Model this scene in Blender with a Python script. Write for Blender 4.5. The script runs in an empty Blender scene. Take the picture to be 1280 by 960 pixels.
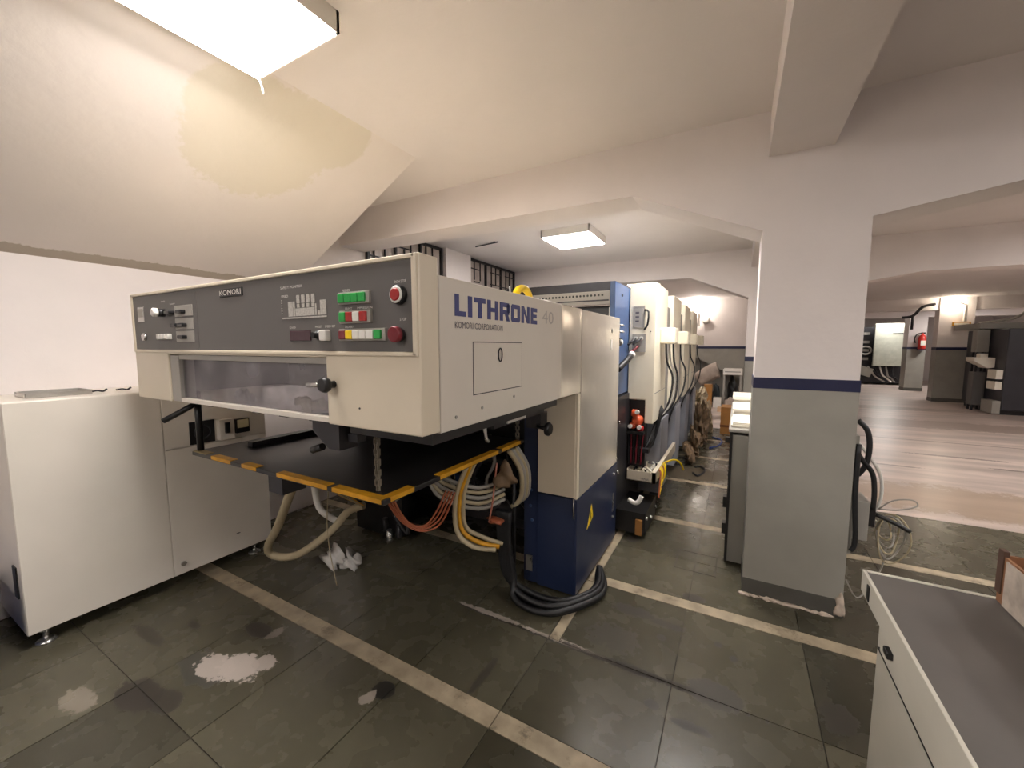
import bpy, bmesh, math, random
from mathutils import Vector, Matrix
random.seed(7)
S = bpy.context.scene
COL = S.collection
# ------------------------------------------------------------------ camera, world, exposure
cam_d = bpy.data.cameras.new('camera'); cam = bpy.data.objects.new('camera', cam_d); COL.objects.link(cam)
cam.location = (0, 0, 1.5)
cam.rotation_euler = (math.radians(90 - 5.37), 0, math.radians(29.2))
cam_d.sensor_fit = 'HORIZONTAL'; cam_d.sensor_width = 36; cam_d.lens = 504 / 1280 * 36
cam_d.clip_start = 0.02
S.camera = cam
w = bpy.data.worlds.new('world'); S.world = w; w.use_nodes = True
w.node_tree.nodes['Background'].inputs[0].default_value = (0.9, 0.86, 0.82, 1)
w.node_tree.nodes['Background'].inputs[1].default_value = 0.02
S.view_settings.view_transform = 'Standard'; S.view_settings.look = 'None'
S.view_settings.exposure = 0.12; S.view_settings.gamma = 1; S.view_settings.use_curve_mapping = False
PANEL = 52.0            # radiance of the ceiling light panels
WARM = (1.0, 0.955, 0.925)

# ------------------------------------------------------------------ materials
def srgb(r, g, b):
    f = lambda c: (c / 255 / 12.92) if c / 255 <= 0.04045 else ((c / 255 + 0.055) / 1.055) ** 2.4
    return (f(r), f(g), f(b), 1)
MATS = {}
def mat(name, col, rough=0.5, metal=0.0, var=0.12, scale=6.0, bump=0.0, bscale=40.0, rand=0.0, spec=0.5, stretch=None):
    if name in MATS: return MATS[name]
    m = bpy.data.materials.new(name); m.use_nodes = True; MATS[name] = m
    nt = m.node_tree; N = nt.nodes; L = nt.links; b = N['Principled BSDF']
    if len(col) == 3: col = (*col, 1)
    b.inputs['Metallic'].default_value = metal
    b.inputs['Specular IOR Level'].default_value = spec
    geo = N.new('ShaderNodeNewGeometry'); vec = geo.outputs['Position']
    if stretch:
        mp = N.new('ShaderNodeMapping'); mp.inputs['Scale'].default_value = stretch
        L.new(vec, mp.inputs[0]); vec = mp.outputs[0]
    nz = N.new('ShaderNodeTexNoise'); nz.inputs['Scale'].default_value = scale; nz.inputs['Detail'].default_value = 5
    L.new(vec, nz.inputs['Vector'])
    mr = N.new('ShaderNodeMapRange'); mr.inputs['From Min'].default_value = 0.3; mr.inputs['From Max'].default_value = 0.7
    mr.inputs['To Min'].default_value = 1 - var; mr.inputs['To Max'].default_value = 1 + var
    L.new(nz.outputs['Fac'], mr.inputs['Value']); fac = mr.outputs[0]
    if rand:
        oi = N.new('ShaderNodeObjectInfo'); r2 = N.new('ShaderNodeMapRange')
        r2.inputs['To Min'].default_value = 1 - rand; r2.inputs['To Max'].default_value = 1 + rand
        L.new(oi.outputs['Random'], r2.inputs['Value'])
        mu = N.new('ShaderNodeMath'); mu.operation = 'MULTIPLY'; L.new(fac, mu.inputs[0]); L.new(r2.outputs[0], mu.inputs[1]); fac = mu.outputs[0]
    vm = N.new('ShaderNodeVectorMath'); vm.operation = 'SCALE'; vm.inputs[0].default_value = col[:3]; L.new(fac, vm.inputs['Scale'])
    L.new(vm.outputs[0], b.inputs['Base Color'])
    rr = N.new('ShaderNodeMapRange'); rr.inputs['To Min'].default_value = max(0.02, rough - 0.08); rr.inputs['To Max'].default_value = min(1, rough + 0.08)
    L.new(nz.outputs['Fac'], rr.inputs['Value']); L.new(rr.outputs[0], b.inputs['Roughness'])
    if bump:
        n2 = N.new('ShaderNodeTexNoise'); n2.inputs['Scale'].default_value = bscale; n2.inputs['Detail'].default_value = 4
        L.new(geo.outputs['Position'], n2.inputs['Vector'])
        bp = N.new('ShaderNodeBump'); bp.inputs['Strength'].default_value = bump; bp.inputs['Distance'].default_value = 0.01
        L.new(n2.outputs['Fac'], bp.inputs['Height']); L.new(bp.outputs[0], b.inputs['Normal'])
    m['vec'] = 1
    return m
def blobs(m, items, fine=0.5):
    """stains and patches with a shape of their own: (x, y, z, rx, ry, rz, colour, amount, ragged, roughness)"""
    nt = m.node_tree; N = nt.nodes; L = nt.links; b = N['Principled BSDF']
    geo = N.new('ShaderNodeNewGeometry')
    nz = N.new('ShaderNodeTexNoise'); nz.inputs['Scale'].default_value = 7; nz.inputs['Detail'].default_value = 6; nz.inputs['Roughness'].default_value = 0.65
    L.new(geo.outputs['Position'], nz.inputs['Vector'])
    nf = N.new('ShaderNodeTexNoise'); nf.inputs['Scale'].default_value = 34; nf.inputs['Detail'].default_value = 5; nf.inputs['Roughness'].default_value = 0.6
    L.new(geo.outputs['Position'], nf.inputs['Vector'])
    nm = N.new('ShaderNodeMix'); nm.data_type = 'FLOAT'; nm.inputs[0].default_value = fine; L.new(nz.outputs['Fac'], nm.inputs[2]); L.new(nf.outputs['Fac'], nm.inputs[3])
    for (x, y, z, rx, ry, rz, colr, amt, rag, ro) in items:
        sub = N.new('ShaderNodeVectorMath'); sub.operation = 'SUBTRACT'; L.new(geo.outputs['Position'], sub.inputs[0]); sub.inputs[1].default_value = (x, y, z)
        dv = N.new('ShaderNodeVectorMath'); dv.operation = 'DIVIDE'; L.new(sub.outputs[0], dv.inputs[0]); dv.inputs[1].default_value = (rx, ry, rz)
        ln = N.new('ShaderNodeVectorMath'); ln.operation = 'LENGTH'; L.new(dv.outputs[0], ln.inputs[0])
        ad = N.new('ShaderNodeMath'); ad.operation = 'MULTIPLY_ADD'; L.new(nm.outputs[0], ad.inputs[0]); ad.inputs[1].default_value = rag; L.new(ln.outputs['Value'], ad.inputs[2])
        mr = N.new('ShaderNodeMapRange'); mr.inputs['From Min'].default_value = 0.96 + rag / 2; mr.inputs['From Max'].default_value = 1.04 + rag / 2
        mr.inputs['To Min'].default_value = amt; mr.inputs['To Max'].default_value = 0; L.new(ad.outputs[0], mr.inputs['Value'])
        mx = N.new('ShaderNodeMix'); mx.data_type = 'RGBA'
        old = b.inputs['Base Color'].links[0].from_socket
        L.new(mr.outputs[0], mx.inputs['Factor']); L.new(old, mx.inputs[6]); mx.inputs[7].default_value = (*colr[:3], 1)
        L.new(mx.outputs[2], b.inputs['Base Color'])
        if ro is not None:
            m2 = N.new('ShaderNodeMix'); m2.data_type = 'FLOAT'; o2 = b.inputs['Roughness'].links[0].from_socket
            L.new(mr.outputs[0], m2.inputs['Factor']); L.new(o2, m2.inputs[2]); m2.inputs[3].default_value = ro
            L.new(m2.outputs[0], b.inputs['Roughness'])
    return m
def emit(name, col, strength):
    m = bpy.data.materials.new(name); m.use_nodes = True; MATS[name] = m
    b = m.node_tree.nodes['Principled BSDF']
    b.inputs['Base Color'].default_value = (0.9, 0.9, 0.88, 1); b.inputs['Emission Color'].default_value = (*col, 1); b.inputs['Emission Strength'].default_value = strength
    return m

PAINT = mat('white_paint', srgb(227, 219, 215), 0.75, var=0.03, scale=3, bump=0.15, bscale=25)
CEIL = mat('ceiling_paint', srgb(224, 217, 213), 0.8, var=0.03, scale=2, bump=0.12, bscale=20)
SLABM = mat('stair_soffit_paint', srgb(226, 218, 212), 0.8, var=0.03, scale=2, bump=0.2, bscale=14)
PUT = srgb(217, 209, 194)
blobs(SLABM, [(-2.33, 1.36, 2.59, 0.36, 0.36, 0.6, PUT, 0.95, 0.75, None), (-2.12, 1.62, 2.70, 0.22, 0.25, 0.4, PUT, 0.95, 0.4, None),
              (-2.2, 1.2, 2.66, 0.22, 0.24, 0.4, PUT, 0.95, 0.4, None),
              (-3.46, 1.1, 2.0, 0.07, 1.5, 0.2, srgb(165, 152, 132), 0.75, 1.2, None)])
DADO = mat('grey_dado_paint', srgb(150, 147, 138), 0.5, var=0.07, scale=5, bump=0.1, bscale=30)
NAVY = mat('navy_paint', srgb(28, 32, 66), 0.45, var=0.08)
SKIRT = mat('dark_skirting', srgb(84, 82, 76), 0.5, var=0.15)
PLASTER = mat('chipped_plaster', srgb(196, 180, 164), 0.9, var=0.2, scale=30, bump=0.5)
TILE = mat('kota_stone', srgb(78, 74, 60), 0.27, var=0.10, scale=7, bump=0.06, bscale=18, rand=0.32)
DRT = srgb(52, 46, 40)
WORN = srgb(186, 174, 162)
blobs(TILE, [(-2.12, 0.83, 0, 0.15, 0.08, 1, srgb(70, 68, 60), 0.9, 2.2, 0.6), (-2.08, 0.865, 0, 0.12, 0.06, 1, srgb(186, 174, 164), 0.95, 2.8, 0.85), (-1.97, 0.915, 0, 0.12, 0.075, 1, srgb(190, 178, 168), 0.95, 2.6, 0.85), (-1.90, 0.98, 0, 0.06, 0.05, 1, srgb(182, 170, 160), 0.9, 2.6, 0.85),
             (-2.156, 1.10, 0, 0.09, 0.045, 1, DRT, 0.9, 1.4, 0.6), (-2.05, 1.12, 0, 0.03, 0.05, 1, WORN, 0.5, 2.6, 0.8), (-1.29, 1.15, 0, 0.055, 0.045, 1, srgb(35, 32, 28), 0.95, 1.4, 0.6), (-1.32, 1.09, 0, 0.03, 0.04, 1, WORN, 0.6, 2.6, 0.8),
             (-2.20, 0.62, 0, 0.13, 0.07, 1, DRT, 0.9, 1.4, 0.5), (-2.05, 0.66, 0, 0.08, 0.05, 1, DRT, 0.8, 1.4, 0.5), (-2.38, 0.48, 0, 0.10, 0.05, 1, srgb(150, 140, 125), 0.7, 2.4, None),
             (-2.62, 0.80, 0, 0.16, 0.03, 1, DRT, 0.6, 3.0, 0.5), (-2.5, 0.95, 0, 0.05, 0.02, 1, DRT, 0.8, 1.6, 0.5), 
             (-0.75, 1.795, 0, 0.55, 0.014, 1, srgb(45, 40, 34), 0.9, 3.4, 0.8), (-1.12, 1.81, 0, 0.2, 0.016, 1, WORN, 0.75, 3.4, 0.8), (-0.72, 1.805, 0, 0.25, 0.014, 1, WORN, 0.7, 3.8, 0.8), (-0.3, 1.80, 0, 0.4, 0.02, 1, DRT, 0.8, 4.0, 0.8),
             (-0.02, 1.83, 0, 0.11, 0.075, 1, srgb(60, 54, 46), 0.8, 1.4, 0.5), (-0.45, 2.22, 0, 0.12, 0.04, 1, DRT, 0.75, 4.0, 0.5), (-0.27, 2.2, 0, 0.1, 0.03, 1, DRT, 0.75, 4.0, 0.5), (-0.28, 2.08, 0, 0.022, 0.022, 1, DRT, 0.8, 1.0, 0.5), (-0.02, 2.17, 0, 0.02, 0.02, 1, DRT, 0.8, 1.0, 0.5), (0.05, 2.1, 0, 0.02, 0.02, 1, DRT, 0.8, 1.0, 0.5), (-0.5, 1.95, 0, 0.12, 0.1, 1, DRT, 0.5, 4.0, 0.5),
             (0.42, 1.95, 0, 0.06, 0.08, 1, DRT, 0.5, 2.6, 0.5), (-0.17, 2.52, 0, 0.06, 0.04, 1, DRT, 0.8, 1.6, 0.5), (-0.95, 1.45, 0, 0.02, 0.12, 1, DRT, 0.7, 3.0, 0.5),
             (-0.1, 1.62, 0, 0.08, 0.02, 1, DRT, 0.8, 2.4, 0.5), (-0.25, 1.65, 0, 0.03, 0.025, 1, DRT, 0.85, 1.4, 0.5),
             (-0.45, 5.1, 0, 0.42, 0.26, 1, srgb(92, 82, 66), 0.85, 1.4, 0.6), (-0.12, 5.3, 0, 0.08, 0.12, 1, srgb(92, 84, 70), 0.8, 0.9, 0.6), (-0.12, 5.8, 0, 0.08, 0.12, 1, srgb(92, 84, 70), 0.8, 0.9, 0.6),
             (-0.12, 6.4, 0, 0.08, 0.12, 1, srgb(92, 84, 70), 0.8, 0.9, 0.6), (-0.65, 3.1, 0, 0.05, 0.05, 1, DRT, 0.8, 1.2, 0.5)])
def dirt(m, colr, amt, lo, hi, scale):
    nt = m.node_tree; N = nt.nodes; L = nt.links; b = N['Principled BSDF']
    geo = N.new('ShaderNodeNewGeometry'); nz = N.new('ShaderNodeTexNoise'); nz.inputs['Scale'].default_value = scale; nz.inputs['Detail'].default_value = 9; nz.inputs['Roughness'].default_value = 0.72
    L.new(geo.outputs['Position'], nz.inputs['Vector'])
    mr = N.new('ShaderNodeMapRange'); mr.inputs['From Min'].default_value = lo; mr.inputs['From Max'].default_value = hi; mr.inputs['To Max'].default_value = amt; L.new(nz.outputs['Fac'], mr.inputs['Value'])
    mx = N.new('ShaderNodeMix'); mx.data_type = 'RGBA'; old = b.inputs['Base Color'].links[0].from_socket
    L.new(mr.outputs[0], mx.inputs['Factor']); L.new(old, mx.inputs[6]); mx.inputs[7].default_value = colr; L.new(mx.outputs[2], b.inputs['Base Color'])
dirt(TILE, srgb(44, 39, 32), 0.32, 0.56, 0.72, 4)
dirt(TILE, srgb(104, 97, 84), 0.22, 0.60, 0.75, 14)
MARB = mat('marble_strip', srgb(164, 150, 126), 0.45, var=0.3, scale=12, bump=0.06)
dirt(MARB, srgb(70, 60, 48), 0.7, 0.56, 0.66, 8)
GROUT = mat('grout', srgb(66, 60, 52), 0.8, var=0.2)
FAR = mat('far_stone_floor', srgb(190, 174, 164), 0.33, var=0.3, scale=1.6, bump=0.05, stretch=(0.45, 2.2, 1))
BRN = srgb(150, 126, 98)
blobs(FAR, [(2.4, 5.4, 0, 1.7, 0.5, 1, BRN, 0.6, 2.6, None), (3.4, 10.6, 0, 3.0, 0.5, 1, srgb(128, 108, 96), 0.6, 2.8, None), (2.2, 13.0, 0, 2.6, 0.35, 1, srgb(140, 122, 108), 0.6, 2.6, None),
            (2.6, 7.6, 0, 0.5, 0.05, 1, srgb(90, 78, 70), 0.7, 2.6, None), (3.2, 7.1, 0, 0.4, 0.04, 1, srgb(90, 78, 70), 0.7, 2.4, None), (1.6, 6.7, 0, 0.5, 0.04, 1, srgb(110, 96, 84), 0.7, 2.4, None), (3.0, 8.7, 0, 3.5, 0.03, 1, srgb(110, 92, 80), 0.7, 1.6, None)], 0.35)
CREAM = mat('machine_cream', srgb(222, 210, 188), 0.38, var=0.03, scale=4)
PANELG = mat('side_panel_grey', srgb(216, 208, 196), 0.36, var=0.03, scale=3)
WHITEM = mat('cabinet_white', srgb(222, 214, 202), 0.4, var=0.04, scale=3)
GREY = mat('console_grey', srgb(98, 95, 92), 0.5, var=0.05)
GREYL = mat('light_grey_plastic', srgb(160, 156, 148), 0.5, var=0.06)
BLUEM = mat('machine_blue', srgb(36, 46, 74), 0.32, var=0.08)
BLUEF = mat('frame_blue', srgb(60, 84, 124), 0.35, var=0.1)
BLACK = mat('black_paint', srgb(26, 25, 26), 0.4, var=0.2)
BOARD = mat('pile_board_steel', srgb(44, 42, 42), 0.32, 0.3, var=0.4, scale=5)
YEL = mat('hazard_yellow', srgb(206, 148, 28), 0.5, var=0.25, scale=14)
YELB = mat('bright_yellow', srgb(240, 205, 20), 0.4)
DARK = mat('dark_steel', srgb(58, 57, 60), 0.4, 0.5, var=0.2)
STEEL = mat('bare_steel', srgb(190, 188, 184), 0.28, 0.9, var=0.1)
RUBBER = mat('black_rubber', srgb(24, 24, 26), 0.5, var=0.2)
BEIGEH = mat('beige_hose', srgb(176, 162, 132), 0.5, var=0.1)
ORANGE = mat('orange_cable', srgb(158, 84, 52), 0.5)
WHITEP = mat('white_plastic', srgb(232, 228, 220), 0.4, var=0.03)
GREEN = mat('green_button', srgb(40, 165, 75), 0.35, var=0.08, scale=60)
REDB = mat('red_button', srgb(170, 36, 34), 0.35, var=0.08, scale=60)
MAROON = mat('maroon_button', srgb(120, 34, 44), 0.35, var=0.08)
DISP = mat('display_filter', srgb(70, 44, 52), 0.2, var=0.05)
INK = mat('lettering_blue', srgb(44, 52, 116), 0.4, var=0.05)
INKD = mat('lettering_dark', srgb(74, 72, 82), 0.5)
INKW = mat('lettering_white', srgb(225, 222, 214), 0.5)
CARD = mat('cardboard', srgb(168, 118, 62), 0.8, var=0.15)
PAPER = mat('white_paper', srgb(236, 230, 214), 0.7, var=0.04)
DESKT = mat('desk_top_dark', srgb(92, 88, 84), 0.45, var=0.14, scale=5)
DESKW = mat('desk_white', srgb(188, 183, 170), 0.5, var=0.06)
PLAST = mat('clear_plastic_wrap', srgb(200, 196, 190), 0.25, var=0.2, scale=20)
BROWNJ = mat('brown_wrap', srgb(120, 98, 74), 0.6, var=0.35, scale=14)
REDX = mat('extinguisher_red', srgb(200, 50, 40), 0.35)
BLUEP = mat('blue_plastic', srgb(20, 62, 140), 0.4)
GRILL = mat('window_grille_black', srgb(30, 27, 27), 0.5)
SKIN = mat('faded_canvas', srgb(172, 158, 146), 0.8, var=0.15, scale=8)
# glossy film on the rear part of the delivery side panel
def film():
    m = PANELG; N = m.node_tree.nodes; L = m.node_tree.links; b = N['Principled BSDF']
    g = N.new('ShaderNodeNewGeometry'); sp = N.new('ShaderNodeSeparateXYZ'); L.new(g.outputs['Position'], sp.inputs[0])
    mr = N.new('ShaderNodeMapRange'); mr.inputs['From Min'].default_value = 1.86; mr.inputs['From Max'].default_value = 1.92; L.new(sp.outputs['Y'], mr.inputs['Value'])
    mx = N.new('ShaderNodeMix'); mx.data_type = 'FLOAT'; L.new(mr.outputs[0], mx.inputs['Factor']); L.new(b.inputs['Roughness'].links[0].from_socket, mx.inputs[2]); mx.inputs[3].default_value = 0.17
    L.new(mx.outputs[0], b.inputs['Roughness'])
    mm = N.new('ShaderNodeMath'); mm.operation = 'MULTIPLY'; L.new(mr.outputs[0], mm.inputs[0]); mm.inputs[1].default_value = 0.45; L.new(mm.outputs[0], b.inputs['Metallic'])
    nz = N.new('ShaderNodeTexNoise'); nz.inputs['Scale'].default_value = 5; L.new(g.outputs['Position'], nz.inputs['Vector'])
    bp = N.new('ShaderNodeBump'); bp.inputs['Strength'].default_value = 0.25; bp.inputs['Distance'].default_value = 0.02; L.new(nz.outputs['Fac'], bp.inputs['Height']); L.new(bp.outputs[0], b.inputs['Normal'])
film()
def pane_mat():
    m = bpy.data.materials.new('smoky_acrylic'); m.use_nodes = True; N = m.node_tree.nodes; L = m.node_tree.links
    b = N['Principled BSDF']; b.inputs['Roughness'].default_value = 0.12; b.inputs['Base Color'].default_value = srgb(158, 154, 158)
    g = N.new('ShaderNodeNewGeometry'); nz = N.new('ShaderNodeTexNoise'); nz.inputs['Scale'].default_value = 4; nz.inputs['Detail'].default_value = 6; L.new(g.outputs['Position'], nz.inputs['Vector'])
    mr = N.new('ShaderNodeMapRange'); mr.inputs['From Min'].default_value = .3; mr.inputs['From Max'].default_value = .75; mr.inputs['To Min'].default_value = .15; mr.inputs['To Max'].default_value = .7; L.new(nz.outputs['Fac'], mr.inputs['Value'])
    tr = N.new('ShaderNodeBsdfTransparent'); tr.inputs[0].default_value = (0.85, 0.84, 0.86, 1); mx = N.new('ShaderNodeMixShader')
    L.new(mr.outputs[0], mx.inputs[0]); L.new(tr.outputs[0], mx.inputs[1]); L.new(b.outputs[0], mx.inputs[2]); L.new(mx.outputs[0], N['Material Output'].inputs[0])
    return m
PANE = pane_mat()
GLASS = mat('dusty_window_glass', srgb(182, 170, 160), 0.25, var=0.2, scale=5)
LIGHTM = emit('panel_light_diffuser', WARM, PANEL)
BULB = emit('bare_bulb_glow', (1.0, 0.90, 0.80), 300.0)
BULB2 = emit('pillar_bulb_glow', (1.0, 0.87, 0.70), 110.0)
FARLIGHT = emit('far_panel_light', WARM, 16.0)

# ------------------------------------------------------------------ mesh helpers
class MB:
    def __init__(s): s.bm = bmesh.new(); s.smooth = False
    def box(s, x0, x1, y0, y1, z0, z1, bev=0.0, rot=None):
        r = bmesh.ops.create_cube(s.bm, size=1); vs = r['verts']
        c = Vector(((x0 + x1) / 2, (y0 + y1) / 2, (z0 + z1) / 2))
        for v in vs: v.co = Vector((v.co.x * (x1 - x0), v.co.y * (y1 - y0), v.co.z * (z1 - z0)))
        if bev:
            es = list({e for v in vs for e in v.link_edges})
            q = bmesh.ops.bevel(s.bm, geom=es, offset=bev, segments=2, affect='EDGES', profile=0.5)
            vs = list({v for v in q['verts']} | {v for v in vs if v.is_valid})
        for v in vs:
            if rot: v.co = rot @ v.co
            v.co += c
        return s
    def prism(s, pts, axis, a, b, bev=0.0):
        def P(u, v, t):
            return (u, t, v) if axis == 'Y' else ((t, u, v) if axis == 'X' else (u, v, t))
        A = [s.bm.verts.new(P(u, v, a)) for u, v in pts]; B = [s.bm.verts.new(P(u, v, b)) for u, v in pts]
        n = len(pts); fs = [s.bm.faces.new(A), s.bm.faces.new(B[::-1])]
        for i in range(n): fs.append(s.bm.faces.new((A[i], B[i], B[(i + 1) % n], A[(i + 1) % n])))
        bmesh.ops.recalc_face_normals(s.bm, faces=fs)
        if bev:
            bmesh.ops.bevel(s.bm, geom=list({e for f in fs for e in f.edges}), offset=bev, segments=2, affect='EDGES', profile=0.5)
        return s
    def tube(s, pts, r, n=8, sm=4, closed=False, r2=None):
        P = [Vector(p) for p in pts]
        if sm > 1 and len(P) > 2:
            Q = []; m = len(P)
            for i in range(m - (0 if closed else 1)):
                g = lambda k: P[k % m] if closed else P[max(0, min(m - 1, k))]
                p0, p1, p2, p3 = g(i - 1), g(i), g(i + 1), g(i + 2)
                for k in range(sm):
                    t = k / sm
                    Q.append(0.5 * ((2 * p1) + (p2 - p0) * t + (2 * p0 - 5 * p1 + 4 * p2 - p3) * t * t + (3 * p1 - p0 - 3 * p2 + p3) * t ** 3))
            if not closed: Q.append(P[-1])
            P = Q
        m = len(P); rings = []; up = None
        for i in range(m):
            d = (P[(i + 1) % m] - P[i - 1]) if closed else (P[min(i + 1, m - 1)] - P[max(i - 1, 0)])
            d.normalize()
            if up is None: up = Vector((0, 0, 1)) if abs(d.z) < 0.9 else Vector((1, 0, 0))
            a = d.cross(up)
            if a.length < 1e-4: a = d.cross(Vector((0.3, 1, 0.2)))
            a.normalize(); up = a.cross(d).normalized()
            rr = r if r2 is None else r + (r2 - r) * i / (m - 1)
            rings.append([s.bm.verts.new(P[i] + rr * (math.cos(2 * math.pi * k / n) * a + math.sin(2 * math.pi * k / n) * up)) for k in range(n)])
        for i in range(m if closed else m - 1):
            R0, R1 = rings[i], rings[(i + 1) % m]
            for k in range(n):
                f = s.bm.faces.new((R0[k], R0[(k + 1) % n], R1[(k + 1) % n], R1[k])); f.smooth = True
        if not closed:
            s.bm.faces.new(rings[0][::-1]); s.bm.faces.new(rings[-1])
        return s
    def cyl(s, p0, p1, r, n=16, r2=None): return s.tube([p0, p1], r, n, 1, r2=r2)
    def lathe(s, prof, c, n=16, axis='Z'):
        rings = []
        for (r, h) in prof:
            R = []
            for k in range(n):
                a = 2 * math.pi * k / n; u, v = r * math.cos(a), r * math.sin(a)
                p = {'Z': (u, v, h), 'Y': (u, h, v), 'X': (h, u, v)}[axis]
                R.append(s.bm.verts.new(Vector(p) + Vector(c)))
            rings.append(R)
        for a, b in zip(rings, rings[1:]):
            for k in range(n):
                f = s.bm.faces.new((a[k], a[(k + 1) % n], b[(k + 1) % n], b[k])); f.smooth = True
        s.bm.faces.new(rings[0][::-1]); s.bm.faces.new(rings[-1])
        bmesh.ops.recalc_face_normals(s.bm, faces=s.bm.faces[:])
        return s
    def lump(s, c, rx, ry, rz, amp=0.25, sub=3, seed=0, flat=True, smooth=True, crumple=0):
        rnd = random.Random(seed)
        r = bmesh.ops.create_icosphere(s.bm, subdivisions=sub, radius=1)
        ph = [(rnd.uniform(2, 7), rnd.uniform(2, 7), rnd.uniform(2, 7), rnd.uniform(0, 6)) for _ in range(6)]
        for v in r['verts']:
            k = 1 + amp * sum(math.sin(a * v.co.x + b * v.co.y + cc * v.co.z + d) for a, b, cc, d in ph) / 3
            z = v.co.z
            if flat: z = max(z, -0.6)
            v.co = Vector((c[0] + v.co.x * rx * k, c[1] + v.co.y * ry * k, c[2] + z * rz * (k if z > -0.6 else 1)))
        if crumple:
            for v in r['verts']: v.co += Vector((rnd.uniform(-1, 1) * rx, rnd.uniform(-1, 1) * ry, abs(rnd.uniform(-1, 1)) * rz)) * crumple
        if smooth:
            for f in s.bm.faces: f.smooth = True
        return s
    def build(s, name, m, parent=None, center=True):
        return link(name, s.bm, m, parent, center)
ORG = {}
def link(name, bm, m, parent=None, center=True):
    bmesh.ops.recalc_face_normals(bm, faces=bm.faces[:])
    me = bpy.data.meshes.new(name)
    c = Vector((0, 0, 0))
    if center and len(bm.verts):
        lo = Vector((min(v.co[i] for v in bm.verts) for i in range(3))); hi = Vector((max(v.co[i] for v in bm.verts) for i in range(3)))
        c = (lo + hi) / 2; c.z = lo.z
        bmesh.ops.translate(bm, vec=-c, verts=bm.verts[:])
    bm.to_mesh(me); bm.free(); me.materials.append(m)
    o = bpy.data.objects.new(name, me); COL.objects.link(o)
    ORG[o.name] = c.copy()
    if parent is not None:
        o.parent = parent; o.location = c - ORG[parent.name]
    else: o.location = c
    return o
def thing(name, loc, label, cat, group=None):
    o = bpy.data.objects.new(name, None); COL.objects.link(o); o.location = loc; o.empty_display_size = 0.1
    ORG[o.name] = Vector(loc); return tag(o, label, cat, group)
def tag(o, label, cat=None, group=None):
    o['label'] = label
    if cat: o['category'] = cat
    if group: o['group'] = group
    return o
def struct(o, label=None):
    o['kind'] = 'structure'
    if label: o['label'] = label
    return o
def B(*a, **k): return MB().box(*a, **k)
def text(name, s, m, parent, origin, udir, width, height, thick=0.0012):
    """flat printed lettering: mesh text fitted to width x height, running along udir with Z up"""
    cu = bpy.data.curves.new('t', 'FONT'); cu.body = s; cu.resolution_u = 2
    to = bpy.data.objects.new('t', cu); COL.objects.link(to)
    dg = bpy.context.evaluated_depsgraph_get(); me = bpy.data.meshes.new_from_object(to.evaluated_get(dg))
    bpy.data.objects.remove(to); bpy.data.curves.remove(cu)
    bm = bmesh.new(); bm.from_mesh(me); bpy.data.meshes.remove(me)
    xs = [v.co.x for v in bm.verts]; ys = [v.co.y for v in bm.verts]
    x0, x1, y0, y1 = min(xs), max(xs), min(ys), max(ys)
    u = Vector(udir); n = u.cross(Vector((0, 0, 1)))
    for v in bm.verts:
        a = (v.co.x - x0) / (x1 - x0) * width; b = (v.co.y - y0) / (y1 - y0) * height
        v.co = Vector(origin) + u * a + Vector((0, 0, b)) + n * thick
    return link(name, bm, m, parent)

# ------------------------------------------------------------------ structure: floor
CH = 2.78
floor = struct(B(-3.6, 9.1, -3.1, 24.1, -0.12, -0.006).build('floor', GROUT, center=False))
XS = [-3.46, -3.24, -2.75, -2.26, -1.77, -1.26, -0.79, None, -0.73, -0.19, 0.35, 0.89, 1.43, 1.97, 2.51, 3.05, 3.59]
SP, SW = 1.167, 0.09
tile_mesh = {}
def piece(name, x0, x1, y0, y1, z, m, bev=0.002):
    k = (round(x1 - x0, 3), round(y1 - y0, 3), m.name)
    if k not in tile_mesh:
        o = B(x0, x1, y0, y1, -0.006, 0).build(name, m, floor); tile_mesh[k] = o.data
    else:
        o = bpy.data.objects.new(name, tile_mesh[k]); COL.objects.link(o); o.parent = floor
        o.location = ((x0 + x1) / 2, (y0 + y1) / 2, -0.006)
    o.location.z += z
g = 0.002
for k in range(-1, 6):
    ys = 1.225 + SP * k
    segs = [(-3.46, -2.0), (-2.0, -0.79), (-0.79 if k < 1 else -0.73, 0.89), (0.89, 2.51), (2.51, 3.59)]
    for a, b in segs[:3] if k >= 3 else segs: piece('marble_strip', a + g, b - g, ys + g, ys + SW - g, 0.0, MARB)
    for (r0, r1) in ((ys + SW, ys + 0.575), (ys + 0.575, ys + SP)):
        for a, b in zip(XS, XS[1:]):
            if a is None: continue
            if k >= 3 and a > 0.8: continue
            if b is None: 
                continue
            if a == -0.73 and r0 < 1.79: a = -0.788
            piece('stone_tile', a + g, b - g, r0 + g, r1 - g, random.uniform(-0.0012, 0.0006), TILE)
    if k == 0: piece('marble_strip', -0.786, -0.734, ys + 0.575 + g, ys + SP - g, 0.0, MARB)
    elif k > 0: piece('marble_strip', -0.788, -0.732, ys + g, ys + SP - g, 0.0, MARB)
y_end = 1.225 + SP * 6
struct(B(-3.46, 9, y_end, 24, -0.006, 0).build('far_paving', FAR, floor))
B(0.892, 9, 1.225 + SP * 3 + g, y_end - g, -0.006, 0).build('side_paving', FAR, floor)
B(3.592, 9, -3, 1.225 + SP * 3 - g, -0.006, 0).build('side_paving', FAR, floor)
B(-3.46, 3.588, -3, 1.225 - SP - g, -0.006, 0).build('near_paving', TILE, floor)
# inspection cover frame in the aisle
for (x0, x1, y0, y1) in ((-0.315, -0.06, 2.83, 2.838), (-0.315, -0.06, 3.10, 3.108), (-0.315, -0.307, 2.83, 3.108), (-0.068, -0.06, 2.83, 3.108)):
    B(x0, x1, y0, y1, -0.004, 0.0012).build('inspection_cover_joint', GROUT, floor)

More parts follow.
